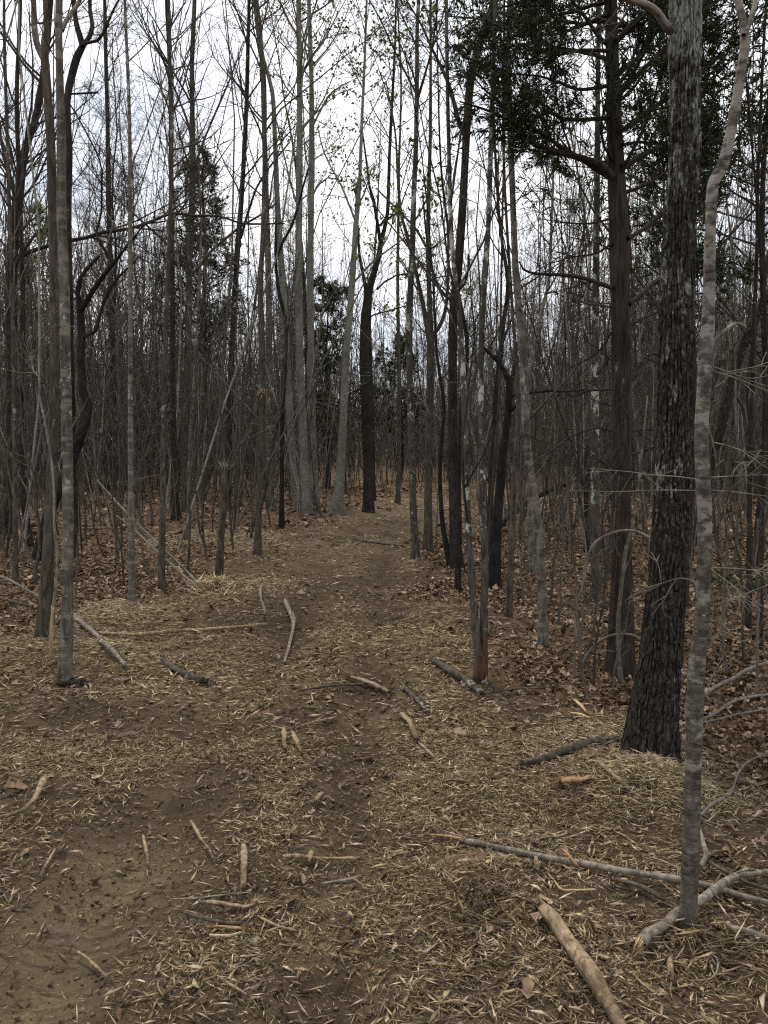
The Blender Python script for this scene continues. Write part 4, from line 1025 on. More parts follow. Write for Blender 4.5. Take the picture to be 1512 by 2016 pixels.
for (x, y) in pos:
    k = int(rng.integers(9)); s = rng.uniform(.75, 1.1)
    place_tree(x, y, k, s, rng.uniform(0, 6.28))
for (x, y) in scatter(24, 50, 70, .08, 1.0):      # low growth that closes the gap over the trail
    place_tree(x, y, int(rng.choice([8, 4, 0])), rng.uniform(.55, .8), rng.uniform(0, 6.28))

def place_sap(x, y, k, s):
    o = obj('sapling', SAP_P[k], None, (x, y, float(height(x, y))))
    o.rotation_euler = (rng.normal(0, .11), rng.normal(0, .11), rng.uniform(0, 6.28)); o.scale = (s, s, s)
    sz = ['short', 'slim', 'tall', 'tall', 'short pale', 'slim', 'tall grey'][k]
    far = 'near' if y < 15 else ('farther' if y < 24 else 'far-off')
    tag(o, far + ' ' + sz + ' bare sapling standing ' + where(x, y), 'sapling', 'saplings in the understorey ' + where(x, y))
sp = [p for p in scatter(240, 9, 36, .54, 1.0, gap=.35)]
for (x, y) in sp:
    k = int(rng.choice([0, 1, 4, 5])) if y < 17 else int(rng.integers(7))
    place_sap(x, y, k, rng.uniform(.6, 1.1))
for (px, py, k, s) in [(1155, 1375, 4, .62), (1168, 1350, 0, .5), (1142, 1330, 4, .6), (1205, 1360, 4, .35), (1430, 1330, 4, .7), (1465, 1310, 0, .5), (1495, 1380, 4, .5), (1410, 1290, 4, .6), (1100, 1230, 4, .7), (1085, 1180, 0, .6), (290, 1130, 4, .7), (205, 1100, 0, .7), (150, 1180, 4, .5), (240, 1080, 0, .8), (470, 1040, 4, .8), (590, 1020, 4, .6), (640, 1005, 4, .5), (860, 1095, 4, .7), (1030, 1190, 4, .6)]:
    p = gpt(px, py); place_sap(p[0], p[1], k, s)

# the far wood: one mass of stems and twigs nobody could count
def far_wood():
    mb = MB()
    lows, fine = [], []
    for k in range(7):
        H = rng.uniform(13, 19)
        z = np.linspace(-.2, H, 8)
        P = np.stack([np.cumsum(rng.normal(0, .12, 8)), np.cumsum(rng.normal(0, .12, 8)), z], -1); P[0, :2] = 0
        R = np.maximum(rng.uniform(.07, .13) * (1 - .85 * np.linspace(0, 1, 8)), .018)
        c = MB(); c.add(*tubes(P[None], R[None], 5))
        p, d, l, r, _ = kids(P[None], R[None], np.array([H * .17]), 20, .25, .98, .65, .2, 1)
        P1 = grow(p, d, l, 3, .12, .07); R1 = taper(np.maximum(r * .4, .02), 3, .5, .012); c.add(*tubes(P1, R1, 3))
        p, d, l, r, _ = kids(P1, R1, l, 4, .15, 1, .7, .2, .55)
        P2 = grow(p, d, l, 2, .12, .05); R2 = taper(np.full(len(l), .013), 2, .6); c.add(*tubes(P2, R2, 3))
        lows.append(c.arrays())
        p, d, l, r, _ = kids(P2, R2, l, 4, .15, 1, .7, .2, .6)
        P3 = grow(p, d, l, 1, .1, .05); R3 = taper(np.full(len(l), .008), 1, .7); c.add(*tubes(P3, R3, 3)); fine.append(c.arrays())
    spots = scatter(270, 56, 125, .56, .8, gap=.5)
    spots = sorted(spots, key=lambda p: p[1])
    low_me = []
    for a_ in fine:
        m_ = MB(); m_.add(*a_); low_me.append(m_.mesh('forest_tree', M['farbark']))
    for (x, y) in spots[:126]:
        px = CX + x / y * F_PX
        s = rng.uniform(.75, 1.1) * (.72 if 610 < px < 830 else 1.0)
        o = obj('forest_tree', low_me[int(rng.integers(7))], None, (x, y, float(height(x, y))))
        o.rotation_euler = (rng.normal(0, .04), rng.normal(0, .04), rng.uniform(0, 6.28)); o.scale = (s, s, s)
        tag(o, 'far thin bare tree ' + where(x, y), 'tree', 'bare forest trees ' + where(x, y))
    for (x, y) in spots[126:]:
        v, q, t = lows[int(rng.integers(7))]
        px = CX + x / y * F_PX
        s = rng.uniform(.75, 1.1) * (.72 if 610 < px < 830 else 1.0); a = rng.uniform(0, 6.28)
        R = np.array([[math.cos(a), -math.sin(a), 0], [math.sin(a), math.cos(a), 0], [0, 0, 1]]) * s
        mb.add(v @ R.T + np.array([x, y, float(height(x, y))]), q, t)
    n = 750
    y = 88 + 112 * rng.random(n); x = rng.uniform(-1, 1, n) * .58 * y
    P = grow(np.stack([x, y, height(x, y) - .3], -1), np.stack([rng.normal(0, .06, n), rng.normal(0, .06, n), np.ones(n)], -1), rng.uniform(6, 15, n), 3, .05, .03)
    R = taper(rng.uniform(.05, .13, n), 3, .3)
    mb.add(*tubes(P, R, 3))
    p, d, l, r, _ = kids(P, R, np.full(n, 4.0), 7, .3, 1, .6, .2, .7)
    P2 = grow(p, d, l, 1, .1, .1); mb.add(*tubes(P2, taper(np.full(len(l), .028), 1, .5), 3))
    o = obj('far_wood', mb.mesh('far_wood', M['farbark']))
    tag(o, 'distant leafless wood closing the view behind the nearer trunks', 'wood', None, 'stuff')
    # slender stems and brush between the trees
    mb = MB()
    n = 2500
    y = 11 + 48 * rng.random(n) ** .85; x = rng.uniform(-1, 1, n) * (.56 * y + 1)
    td = trail_d(x, y); px = CX + x / y * F_PX
    ok = ((td > 1.3) | (y > 33)) & ~((px > 640) & (px < 790) & (y < 28))
    x, y = x[ok], y[ok]; n = len(x)
    base = np.stack([x, y, height(x, y) - .05], -1)
    L = rng.gamma(2.6, 2.2, n) + 1.2; L = np.minimum(L, 13)
    d = np.stack([rng.normal(0, .17, n), rng.normal(0, .17, n), np.ones(n)], -1)
    P = grow(base, d, L, 5, .10, .05)
    R = taper(np.maximum(.003 + .0017 * L, .00028 * y), 5, .35, .0025)
    mb.add(*tubes(P, R, 3))
    p, d, l, r, _ = kids(P, R, L, 6, .12, 1, .75, .25, .24)
    yy = np.repeat(y, 6)
    P2 = grow(p, d, l, 2, .15, .04); R2 = taper(np.maximum(.003, .00022 * yy), 2, .6); mb.add(*tubes(P2, R2, 3))
    ny_ = yy < 38; P2, R2, l, yy = P2[ny_], R2[ny_], l[ny_], yy[ny_]
    p, d, l, r, _ = kids(P2, R2, l, 1, .2, 1, .7, .25, .7)
    P3 = grow(p, d, l, 1, .15, .03); R3 = taper(np.maximum(.0025, .0002 * yy), 1, .6); mb.add(*tubes(P3, R3, 3))
    o = obj('brushwood', mb.mesh('brushwood', M['farbark']))
    tag(o, 'grey-brown brush of slender stems and twigs crowding between the trees', 'brush', None, 'stuff')
far_wood()

def far_brush():
    """tall thin growth that closes the view: a few patches of stems, set down many times"""
    pm = []
    for k in range(4):
        n = 110; mb = MB()
        b = np.stack([rng.uniform(-5, 5, n), rng.uniform(-5, 5, n), np.full(n, -.7)], -1)
        L = 2.5 + rng.gamma(3.0, 1.7, n); L = np.minimum(L, 11.5)
        P = grow(b, np.stack([rng.normal(0, .12, n), rng.normal(0, .12, n), np.ones(n)], -1), L, 6, .09, .05)
        R = taper(.008 + .0022 * L, 6, .3, .005); mb.add(*tubes(P, R, 4))
        p, d, l, r, _ = kids(P, R, L, 11, .15, 1, .7, .22, .26)
        P2 = grow(p, d, l, 3, .14, .05); R2 = taper(np.full(len(l), .0085), 3, .55); mb.add(*tubes(P2, R2, 3))
        p, d, l, r, _ = kids(P2, R2, l, 3, .15, 1, .7, .22, .6)
        P3 = grow(p, d, l, 1, .14, .04); R3 = taper(np.full(len(l), .0065), 1, .6); mb.add(*tubes(P3, R3, 3))
        pm.append(mb.mesh('brush_patch', M['farbark']))
    root = tag(obj('far_brush', None, None, (0, 60, 0)), 'thick screen of tall thin stems filling the wood far behind the trail', 'brush', None, 'stuff')
    for y in np.arange(30, 86, 7.5):
        for x in np.arange(-.58 * y - 4, .58 * y + 5, 8.5):
            x2, y2 = x + rng.uniform(-2.5, 2.5), y + rng.uniform(-2.5, 2.5)
            px = CX + x2 / y2 * F_PX
            if y2 < 62 and abs(px - 745) < 95 + 5 / y2 * F_PX * .75: continue
            o = obj('brush_patch', pm[int(rng.integers(4))], root, (x2, y2 - 60, float(height(x2, y2))))
            s = rng.uniform(.8, 1.15); o.scale = (s, s, s * (.75 if 600 < px < 850 else 1)); o.rotation_euler = (0, 0, rng.uniform(0, 6.28))
far_brush()

# ------------------------------------------------------------------ litter on the ground
def wedge(n, y0, y1, pw=1.0, margin=.9, sl=.5):
    y = y0 + (y1 - y0) * rng.random(n) ** pw
    w = sl * y + margin
    keep = rng.random(n) < w / (sl * y1 + margin)
    y = y[keep]; w = w[keep]
    return rng.uniform(-1, 1, len(y)) * w, y
def chip_mesh(mb, x, y, L, W, tilt, zoff):
    n = len(x)
    z = height(x, y)
    a = rng.uniform(0, 2 * math.pi, n)
    th = rng.normal(0, tilt, n)
    d = np.stack([np.cos(a) * np.cos(th), np.sin(a) * np.cos(th), np.sin(th)], -1)
    side = np.stack([-np.sin(a), np.cos(a), rng.normal(0, .35, n)], -1); side = norm(side)
    up = np.cross(d, side)
    c = np.stack([x, y, z + zoff + np.abs(np.sin(th)) * L * .35], -1)
    hl = (L / 2)[:, None]; w = (W / 2)[:, None]; h = w * .55
    bend = rng.normal(0, .07, n)[:, None] * hl * 2
    m = c + side * bend
    fa = rng.uniform(.2, .75, n)[:, None]
    v = np.stack([c - d * hl + side * w * .7 - up * h * .4, m - side * w - up * h * .4 + d * hl * (fa - .5), m + up * h + d * hl * (.5 - fa), c + d * hl + side * bend * .5], 1)
    b = np.arange(n)[:, None] * 4
    t = np.concatenate([b + [0, 1, 2], b + [1, 3, 2], b + [0, 2, 3], b + [0, 3, 1]])
    mb.add(v.reshape(-1, 3), None, t)
def chips():
    mb = MB()
    for n, y0, y1, l0, w0 in [(310000, 1.6, 4.6, .036, .0042), (190000, 4.6, 9.5, .052, .0068), (60000, 9.5, 19, .09, .015), (24000, 19, 44, .16, .028)]:
        x, y = wedge(n, y0, y1)
        s, lf, cl, rt, it = zones(x, y)
        pr = np.clip(.14 + 1.05 * s, 0, 1) * (1 - .55 * cl) * (1 - .72 * rt)
        pr = pr * np.clip(.25 + 1.3 * noise2(x * 3.3, y * 3.3, 63) + .5 * noise2(x * .9, y * .9, 64), 0, 1.15)
        pr = np.where(it < .3, np.maximum(pr * .9, .07), pr)
        k = rng.random(len(x)) < pr
        x, y = x[k], y[k]
        L = l0 * np.exp(rng.normal(-.12, .72, len(x))); L = np.minimum(L, l0 * 2.6); W = w0 * np.exp(rng.normal(0, .4, len(x))) * (L / l0) ** .3
        chip_mesh(mb, x, y, L, W, .17, .001 + .011 * rng.random(len(x)))
    tag(obj('wood_chip_mulch', mb.mesh('wood_chip_mulch', M['straw'], smooth=False)), 'tan shredded wood mulch strewn thickly over the trail', 'mulch', None, 'stuff')
chips()
def leaves():
    mb = MB()
    for n, y0, y1, sz in [(46000, 1.6, 6.5, .034), (78000, 6.5, 15, .046), (26000, 15, 34, .10)]:
        x, y = wedge(n, y0, y1)
        s, lf, cl, rt, it = zones(x, y)
        k = rng.random(len(x)) < np.clip(lf * (1.0 - .5 * s) * (.35 + noise2(x * 1.6, y * 1.6, 61)) + .012, 0, 1)
        x, y = x[k], y[k]; m = len(x)
        z = height(x, y)
        a = rng.uniform(0, 6.28, m); th = rng.normal(0, .4, m)
        d = np.stack([np.cos(a) * np.cos(th), np.sin(a) * np.cos(th), np.sin(th)], -1)
        sd = norm(np.stack([-np.sin(a), np.cos(a), rng.normal(0, .5, m)], -1)); up = np.cross(d, sd)
        L = (sz * np.exp(rng.normal(0, .35, m)))[:, None]; W = L * rng.uniform(.25, .42, m)[:, None]
        cu = rng.normal(.12, .14, m)[:, None] * L; cv = rng.uniform(-.1, .5, m)[:, None] * W
        c = np.stack([x, y, z + .008 + .02 * rng.random(m)], -1)
        if y0 > 6:
            v = np.stack([c - d * L * .5, c + sd * W + up * cv, c + d * L * .5 + up * cu, c - sd * W + up * cv, c - up * .008], 1)
            b = np.arange(m)[:, None] * 5
            mb.add(v.reshape(-1, 3), None, np.concatenate([b + [i, (i + 1) % 4, 4] for i in range(4)]))
            continue
        v = np.stack([c - d * L * .5, c - d * L * .18 + sd * W + up * cv, c - d * L * .05 + sd * W * .55 + up * cv * .5, c + d * L * .2 + sd * W * .85 + up * (cv + cu), c + d * L * .52 + up * cu,
                      c + d * L * .2 - sd * W * .85 + up * (cv + cu), c - d * L * .05 - sd * W * .55 + up * cv * .5, c - d * L * .18 - sd * W + up * cv, c + up * -.01], 1)
        b = np.arange(m)[:, None] * 9
        t = np.concatenate([b + [i, (i + 1) % 8, 8] for i in range(8)])
        mb.add(v.reshape(-1, 3), None, t)
    tag(obj('leaf_litter', mb.mesh('leaf_litter', M['leaf'])), 'curled brown dead leaves covering the ground under the trees', 'leaf litter', None, 'stuff')
leaves()
def twigs_litter():
    mb = MB()
    x, y = wedge(5200, 2, 24, .8)
    s, lf, cl, rt, it = zones(x, y)
    k = rng.random(len(x)) < (.25 + .6 * lf); x, y = x[k], y[k]; m = len(x)
    a = rng.uniform(0, 6.28, m)
    L = np.minimum(.13 * np.exp(rng.normal(0, .5, m)), .32) * (1 + .03 * y)
    d = np.stack([np.cos(a), np.sin(a), rng.normal(0, .1, m)], -1)
    c = np.stack([x, y, height(x, y) + .018], -1)
    P = grow(c, d, L, 3, .14, -.01)
    P[:, :, 2] = np.maximum(P[:, :, 2], height(P[:, :, 0], P[:, :, 1]) + .006)
    mb.add(*tubes(P, taper(np.maximum(.0016 + .008 * L * rng.random(m), .00035 * y), 3, .5), 3))
    tag(obj('twig_litter', mb.mesh('twig_litter', M['deadgrey'])), 'small broken twigs scattered through the leaf litter', 'twigs', None, 'stuff')
twigs_litter()
def crumbs():
    mb = MB()
    for n, y0, y1, l0 in [(42000, 1.6, 5, .009), (22000, 5, 11, .016)]:
        x, y = wedge(n, y0, y1)
        s, lf, cl, rt, it = zones(x, y)
        k = rng.random(len(x)) < np.clip(.25 + .7 * it - .3 * s, 0, 1) * np.clip(.2 + 1.4 * noise2(x * 4, y * 4, 71), 0, 1)
        x, y = x[k], y[k]
        L = l0 * np.exp(rng.normal(0, .55, len(x)))
        chip_mesh(mb, x, y, L, L * rng.uniform(.7, 1.1, len(x)), .6, .002 + 0 * x)
    tag(obj('soil_crumbs', mb.mesh('soil_crumbs', M['crumb'], smooth=False)), 'loose crumbs of brown soil scattered over the wheel tracks', 'soil', None, 'stuff')
crumbs()

# ------------------------------------------------------------------ fallen sticks, logs, splintered pieces
def gstick(name, label, pts, mat, cat='stick', sides=11, lift=.4, rough=.14, twigs=0, group=None, end=None, jag=0, flat_=1.0):
    """a stick lying along a traced line on the ground; rests at about its own radius above the soil"""
    g = []
    for (x, y, w) in pts:
        p = gpt(x, y); r = w / 2 / F_PX * p[1] * 1.02
        g.append((p[0], p[1], p[2] + r * lift * 2, r))
    g = np.array(g); g[:, 2] += .02
    L = np.linalg.norm(g[-1, :3] - g[0, :3])
    S = smooth_path(g, max(.015, L / 40))
    S[:, 2] += (noise2(np.arange(len(S)) * .31, L * 10, 7) - .5) * S[:, 3] * .6
    b = S[len(S) // 2, :3].copy(); b[2] -= S[len(S) // 2, 3]
    if cat == 'wood piece':
        S[:, 3] = np.maximum(S[:, 3], S[:, 3].max() * .62); sides, rough, jag, flat_ = 6, .3, 1.2, .5
    elif cat in ('stick', 'twig', 'root', 'branch', 'pole'):
        S[:, 3] = np.maximum(S[:, 3], S[:, 3].max() * .5)
        rough = max(rough, .3)
    if end is None and (cat == 'wood piece' or (cat in ('stick', 'log') and S[:, 3].max() > .006)): end = mat
    v, q, t = trunk_mesh_any(S[:, :3], S[:, 3], sides, rough, int(L * 100) % 50, jag, flat_)
    me = MB().add(v, q, t).mesh(name, M[mat], origin=b)
    if not twigs and not end:
        return tag(obj(name, me, None, b), label, cat, group)
    root = tag(obj(name, None, None, b), label, cat, group)
    root_, root = root, obj('shaft', me, root)
    if twigs:
        mb = MB()
        branch_set(mb, S[None, :, :3], S[None, :, 3], np.array([L]), twigs, 2, 3, up2=.0, ratio2=.35)
        tag(obj('side_twigs', mb.mesh('side_twigs', M[mat], origin=b), root), kind='stuff')
    if end:
        mb = MB(); n = 26
        d = norm(S[0, :3] - S[2, :3]); p = S[0, :3] + rng.normal(0, 1, (n, 3)) * S[0, 3] * .5
        shoots(mb, p - d * .03, d + rng.normal(0, .16, (n, 3)), S[0, 3] * rng.uniform(2.5, 6, n), np.full(n, S[0, 3] * .22))
        d = norm(S[-1, :3] - S[-3, :3]); p = S[-1, :3] + rng.normal(0, 1, (n, 3)) * S[-1, 3] * .5
        shoots(mb, p - d * .03, d + rng.normal(0, .2, (n, 3)), S[-1, 3] * rng.uniform(2, 5, n), np.full(n, S[-1, 3] * .2))
        o = obj('splintered_end', mb.mesh('splintered_end', M[end], smooth=False, origin=b), root); tag(o, kind='stuff')
    return root_
def trunk_mesh_any(P, R, sides, rough, seed, jag=0, flat_=1.0):
    """closed, lumpy limb in any direction, both ends capped and a little ragged"""
    Nn = len(P); T = norm(np.gradient(P, axis=0))
    n1 = norm(np.cross(T, np.array([0.03, 0.02, 1.0]))); n2 = np.cross(T, n1)
    a = np.arange(sides) * 2 * math.pi / sides
    A, I = np.meshgrid(a, np.arange(Nn))
    rr = R[:, None] * (1 + 1.6 * rough * (noise3(np.cos(A) * 1.7 + seed, np.sin(A) * 1.7, I * .45, seed) - .5) + .45 * (noise3(np.cos(A) * 4 + seed, np.sin(A) * 4, I * .1, seed + 9) - .5))
    V = P[:, None] + (rr * np.cos(A))[..., None] * n1[:, None] + (rr * np.sin(A))[..., None] * n2[:, None] * flat_
    V[0] += T[0] * (rng.random(sides) * R[0] * (1 + jag * 3))[:, None]; V[-1] -= T[-1] * (rng.random(sides) * R[-1] * (1 + jag * 3))[:, None]
    i = np.arange(Nn - 1)[:, None] * sides; k = np.arange(sides)[None]; k2 = (k + 1) % sides
    q = np.stack([i + k, i + k2, i + sides + k2, i + sides + k], -1).reshape(-1, 4)
    v = np.vstack([V.reshape(-1, 3), P[0] + T[0] * R[0] * .5, P[-1] - T[-1] * R[-1] * .5]); e0 = len(v) - 2
    k = np.arange(sides); k2 = (k + 1) % sides
    t = np.vstack([np.stack([k2, k, np.full(sides, e0)], -1), np.stack([(Nn - 1) * sides + k, (Nn - 1) * sides + k2, np.full(sides, e0 + 1)], -1)])
    return v, q, t

gstick('fallen_pole', 'long grey pole lying across the mulch from a torn reddish end to the birch', [(905, 1667, 9), (950, 1676, 12), (1000, 1688, 12), (1050, 1698, 12), (1150, 1716, 13), (1250, 1735, 13), (1338, 1748, 13), (1400, 1760, 12), (1460, 1778, 11), (1530, 1795, 10)], 'deadgrey', 'pole', end='orange')
gstick('split_wood', 'torn reddish-brown strip at the thin end of the long grey pole', [(832, 1654, 5), (870, 1658, 8), (905, 1664, 10), (945, 1674, 8)], 'orange', 'wood piece', jag=1)
gstick('peeled_log', 'thick peeled tan log lying on the mulch near the lower picture edge', [(1066, 1803, 22), (1082, 1825, 29), (1105, 1855, 31), (1133, 1895, 31), (1160, 1940, 33), (1185, 1980, 31), (1215, 2030, 25), (1240, 2070, 20)], 'peeled', 'log', 26, rough=.2, jag=1)
gstick('broken_branch', 'broken grey branch with a splintered yellow end before the birch foot', [(1262, 1885, 24), (1280, 1862, 21), (1300, 1848, 20), (1320, 1832, 19), (1345, 1812, 17), (1375, 1798, 16), (1400, 1778, 16), (1430, 1755, 15), (1455, 1740, 13), (1472, 1727, 10)], 'deadgrey', 'branch', 12, end='fresh', lift=.7)
gstick('fallen_branch', 'thin grey branch crossing the broken branch behind the birch foot', [(1420, 1764, 9), (1450, 1748, 9), (1490, 1738, 8), (1540, 1728, 7)], 'deadgrey', 'branch', lift=1.2)
gstick('fallen_branch', 'grey elbow-bent branch lying right behind the birch trunk', [(1376, 1655, 9), (1384, 1685, 9), (1389, 1708, 10), (1378, 1728, 9)], 'deadgrey', 'branch', lift=1.5)
gstick('fallen_branch', 'brown branch running from the elbow-bent branch to the picture edge', [(1390, 1712, 8), (1420, 1728, 8), (1450, 1745, 8), (1490, 1760, 7), (1540, 1772, 6)], 'brown', 'branch', lift=.8, twigs=3)
gstick('fallen_branch', 'pale branch curving up from behind the birch towards the picture edge', [(1380, 1628, 6.5), (1400, 1606, 6.5), (1425, 1592, 6.5), (1440, 1578, 5.8), (1450, 1548, 5.0), (1462, 1525, 4.3), (1480, 1510, 3.6), (1515, 1493, 2.9)], 'twigpale', 'branch', lift=2.2, twigs=4)
gstick('fallen_branch', 'pale limb sloping up beyond the birch, uppermost of three', [(1384, 1391, 6.5), (1410, 1375, 7.2), (1440, 1360, 7.2), (1465, 1345, 7.2), (1490, 1334, 7.2), (1540, 1318, 6.5)], 'twigpale', 'branch', lift=2.5, twigs=4)
gstick('fallen_branch', 'brownish limb beyond the birch, middle one of three', [(1384, 1432, 5.0), (1410, 1420, 5.8), (1440, 1400, 5.8), (1470, 1391, 5.8), (1540, 1378, 5.0)], 'twigpale', 'branch', lift=2, twigs=4)
gstick('fallen_branch', 'thin pale limb beyond the birch, lowest of three', [(1384, 1436, 3.6), (1420, 1428, 3.6), (1460, 1418, 3.6), (1540, 1402, 2.9)], 'twigpale', 'branch', lift=2, twigs=4)
gstick('fallen_branch', 'grey forked branch near the lower right picture edge beyond the birch foot', [(1432, 1840, 12), (1440, 1848, 10), (1470, 1853, 10), (1500, 1862, 10), (1550, 1878, 9)], 'deadgrey', 'branch', lift=.9)
gstick('curled_twig', 'thin grey twig curled like a hook below the birch foot', [(1392, 1876, 4), (1405, 1893, 4), (1413, 1912, 4), (1409, 1932, 4), (1395, 1943, 3), (1360, 1946, 3)], 'deadgrey', 'twig', lift=1)
gstick('fallen_pole', 'slender pole lying sideways from the shredded heap towards the trail', [(196, 1256, 6), (240, 1258, 6), (290, 1257, 7), (350, 1252, 7), (430, 1247, 7), (480, 1242, 6), (526, 1239, 7)], 'peeled', 'pole', twigs=3, lift=.8)
gstick('rotten_log', 'short dark bent log on the mulch below the slender pole', [(320, 1304, 8), (332, 1315, 10), (350, 1327, 11), (372, 1339, 12), (390, 1345, 14), (402, 1348, 15)], 'brown', 'log', 14, rough=.3, lift=.15)
gstick('rotten_log', 'small dark log stub below the smooth lichened trunk', [(122, 1357, 10), (140, 1355, 12), (160, 1352, 11)], 'dark', 'log', 10)
gstick('fallen_branch', 'grey flaky branch slanting down past the smooth lichened trunk', [(146, 1222, 6), (165, 1240, 8), (185, 1258, 9), (205, 1280, 10), (226, 1298, 9), (248, 1322, 6)], 'deadgrey', 'branch', lift=.9)
gstick('fallen_branch', 'pale stick behind the forked grey trunk, upper of two at the picture edge', [(-10, 1144, 5), (20, 1156, 5), (45, 1170, 5), (80, 1190, 5)], 'twigpale', 'stick', lift=2)
gstick('fallen_branch', 'brown stick behind the forked grey trunk, lower of two at the picture edge', [(-10, 1184, 5), (30, 1194, 5), (66, 1203, 4)], 'brown', 'stick', lift=1)
gstick('fallen_branch', 'far thin straight pole lying level behind the smooth lichened trunk', [(105, 1046, 3), (160, 1048, 3), (240, 1048, 3)], 'twigpale', 'stick', lift=2)
gstick('torn_root', 'twisted pale root strip lying along the trail middle', [(560, 1188, 7), (568, 1205, 9), (577, 1225, 9), (577, 1245, 7), (570, 1275, 6), (566, 1292, 5), (560, 1310, 4)], 'deadgrey', 'root', jag=1, twigs=3)
gstick('bent_twig', 'whitish forked twig standing up at the trail edge', [(522, 1228, 5), (519, 1212, 5), (514, 1198, 5), (513, 1180, 5), (517, 1165, 4)], 'twigpale', 'twig', lift=3, twigs=2)
gstick('fallen_branch', 'dark branch angled down beside the scarred twin stems', [(848, 1306, 10), (866, 1318, 12), (890, 1333, 14), (912, 1346, 15), (930, 1360, 14), (950, 1374, 9)], 'brown', 'branch', 11)
gstick('fallen_branch', 'thin dark branch trailing from the scarred twin stems over leaves', [(955, 1376, 5), (990, 1370, 4), (1030, 1366, 4), (1080, 1362, 3), (1110, 1355, 3)], 'brown', 'branch', lift=1.2, twigs=3)
gstick('stick', 'short dark stick angled on the trail below the pale split block', [(789, 1352, 7), (805, 1370, 8), (822, 1388, 8), (842, 1408, 6)], 'brown', 'stick')
gstick('split_wood', 'pale split block lying in the middle of the trail', [(684, 1338, 8), (705, 1347, 13), (730, 1356, 15), (752, 1364, 12), (768, 1371, 6)], 'peeled', 'wood piece', 7, jag=1, rough=.25)
gstick('stick', 'thin brown stick ending at the pale split block', [(588, 1367, 4), (625, 1361, 5), (660, 1357, 5), (722, 1354, 5)], 'brown', 'stick')
gstick('split_wood', 'tan torn slab lying lengthwise on the trail', [(789, 1411, 8), (800, 1424, 13), (808, 1438, 14), (817, 1456, 11), (822, 1468, 7)], 'peeled', 'wood piece', 7, jag=1, rough=.25)
gstick('stick', 'thin bent stick below the tan torn slab', [(824, 1470, 4), (840, 1485, 5), (855, 1500, 5), (872, 1522, 3)], 'peeled', 'stick')
gstick('split_wood', 'pale upright-lying chunk, first of two side by side in the trail', [(558, 1441, 7), (560, 1455, 11), (560, 1470, 10), (562, 1486, 6)], 'peeled', 'wood piece', 7, jag=1, rough=.2)
gstick('split_wood', 'slanted pale chunk, second of two side by side in the trail', [(574, 1448, 6), (580, 1462, 10), (588, 1478, 9), (595, 1492, 5)], 'peeled', 'wood piece', 7, jag=1, rough=.2)
gstick('stick', 'thin pale stick pointing away from the two pale chunks', [(582, 1441, 4), (610, 1433, 5), (635, 1426, 5), (662, 1419, 3)], 'peeled', 'stick')
gstick('split_wood', 'straight pale plank-like piece lying lengthwise low on the trail', [(480, 1670, 8), (482, 1695, 13), (481, 1725, 14), (480, 1748, 13), (478, 1768, 7)], 'peeled', 'wood piece', 7, jag=1, rough=.15)
gstick('stick', 'short tan stick in bare soil near the trail edge', [(282, 1656, 5), (287, 1680, 7), (290, 1697, 7), (291, 1714, 4)], 'peeled', 'stick', 7)
gstick('stick', 'slanted tan stick above the plank-like piece', [(375, 1625, 5), (386, 1645, 7), (400, 1668, 6), (412, 1684, 6), (420, 1702, 4)], 'peeled', 'stick', 7)
gstick('split_wood', 'small tilted chip crossing a level thin stick', [(606, 1712, 7), (611, 1698, 11), (617, 1683, 8)], 'peeled', 'wood piece', 7, jag=.5)
gstick('stick', 'thin level stick under the small tilted chip', [(555, 1698, 6), (585, 1699, 8), (620, 1701, 5), (660, 1701, 5), (708, 1700, 6)], 'peeled', 'stick', 7)
gstick('split_wood', 'square pale chip lying in the right wheel rut', [(620, 1595, 10), (627, 1582, 14), (636, 1570, 9)], 'peeled', 'wood piece', 7, jag=.8, rough=.25)
gstick('split_wood', 'small flat brown chip above the square pale chip', [(594, 1567, 7), (600, 1555, 10), (606, 1546, 6)], 'brown', 'wood piece', 7, jag=.5)
gstick('split_wood', 'level pale split bundle above the orange wood piece', [(388, 1789, 7), (420, 1792, 11), (450, 1795, 11), (485, 1797, 8), (508, 1786, 4)], 'peeled', 'wood piece', 7, jag=1)
gstick('stick', 'brown curved stick lying just above the orange wood piece', [(350, 1804, 4), (375, 1815, 6), (400, 1822, 6), (440, 1830, 8), (480, 1831, 7)], 'brown', 'stick', 7)
gstick('split_wood', 'orange raw wood piece lying with splinters low on the trail', [(405, 1837, 5), (440, 1839, 8), (465, 1842, 10), (490, 1841, 8)], 'orange', 'wood piece', 7, jag=1)
gstick('stick', 'pale curved splinter just below the orange wood piece', [(412, 1853, 4), (430, 1856, 6), (450, 1857, 6), (475, 1848, 4)], 'fresh', 'stick', 7)
gstick('stick', 'thin pale stick pointing away from the orange wood piece', [(512, 1819, 5), (530, 1829, 6), (552, 1838, 6), (590, 1846, 4)], 'peeled', 'stick', 7)
gstick('stick', 'slanted pale stick on bare clay near the corner', [(153, 1888, 6), (170, 1900, 7), (188, 1915, 7), (212, 1938, 5)], 'peeled', 'stick', 7)
gstick('stick', 'thin tan stick on clay above the corner stick', [(110, 1682, 4), (100, 1700, 6), (90, 1718, 6), (78, 1738, 4)], 'peeled', 'stick', 7)
gstick('stick', 'thin pale stick slanting low in the middle of the mulch', [(445, 1946, 5), (465, 1960, 6), (488, 1974, 5)], 'peeled', 'stick', 7)
gstick('fallen_branch', 'pale crooked branch with raised torn end at the picture edge', [(-15, 1628, 9), (20, 1622, 9), (45, 1614, 10), (60, 1600, 9), (72, 1583, 9), (85, 1560, 14), (90, 1548, 8)], 'peeled', 'branch', 9, lift=1.0, twigs=3, jag=1)
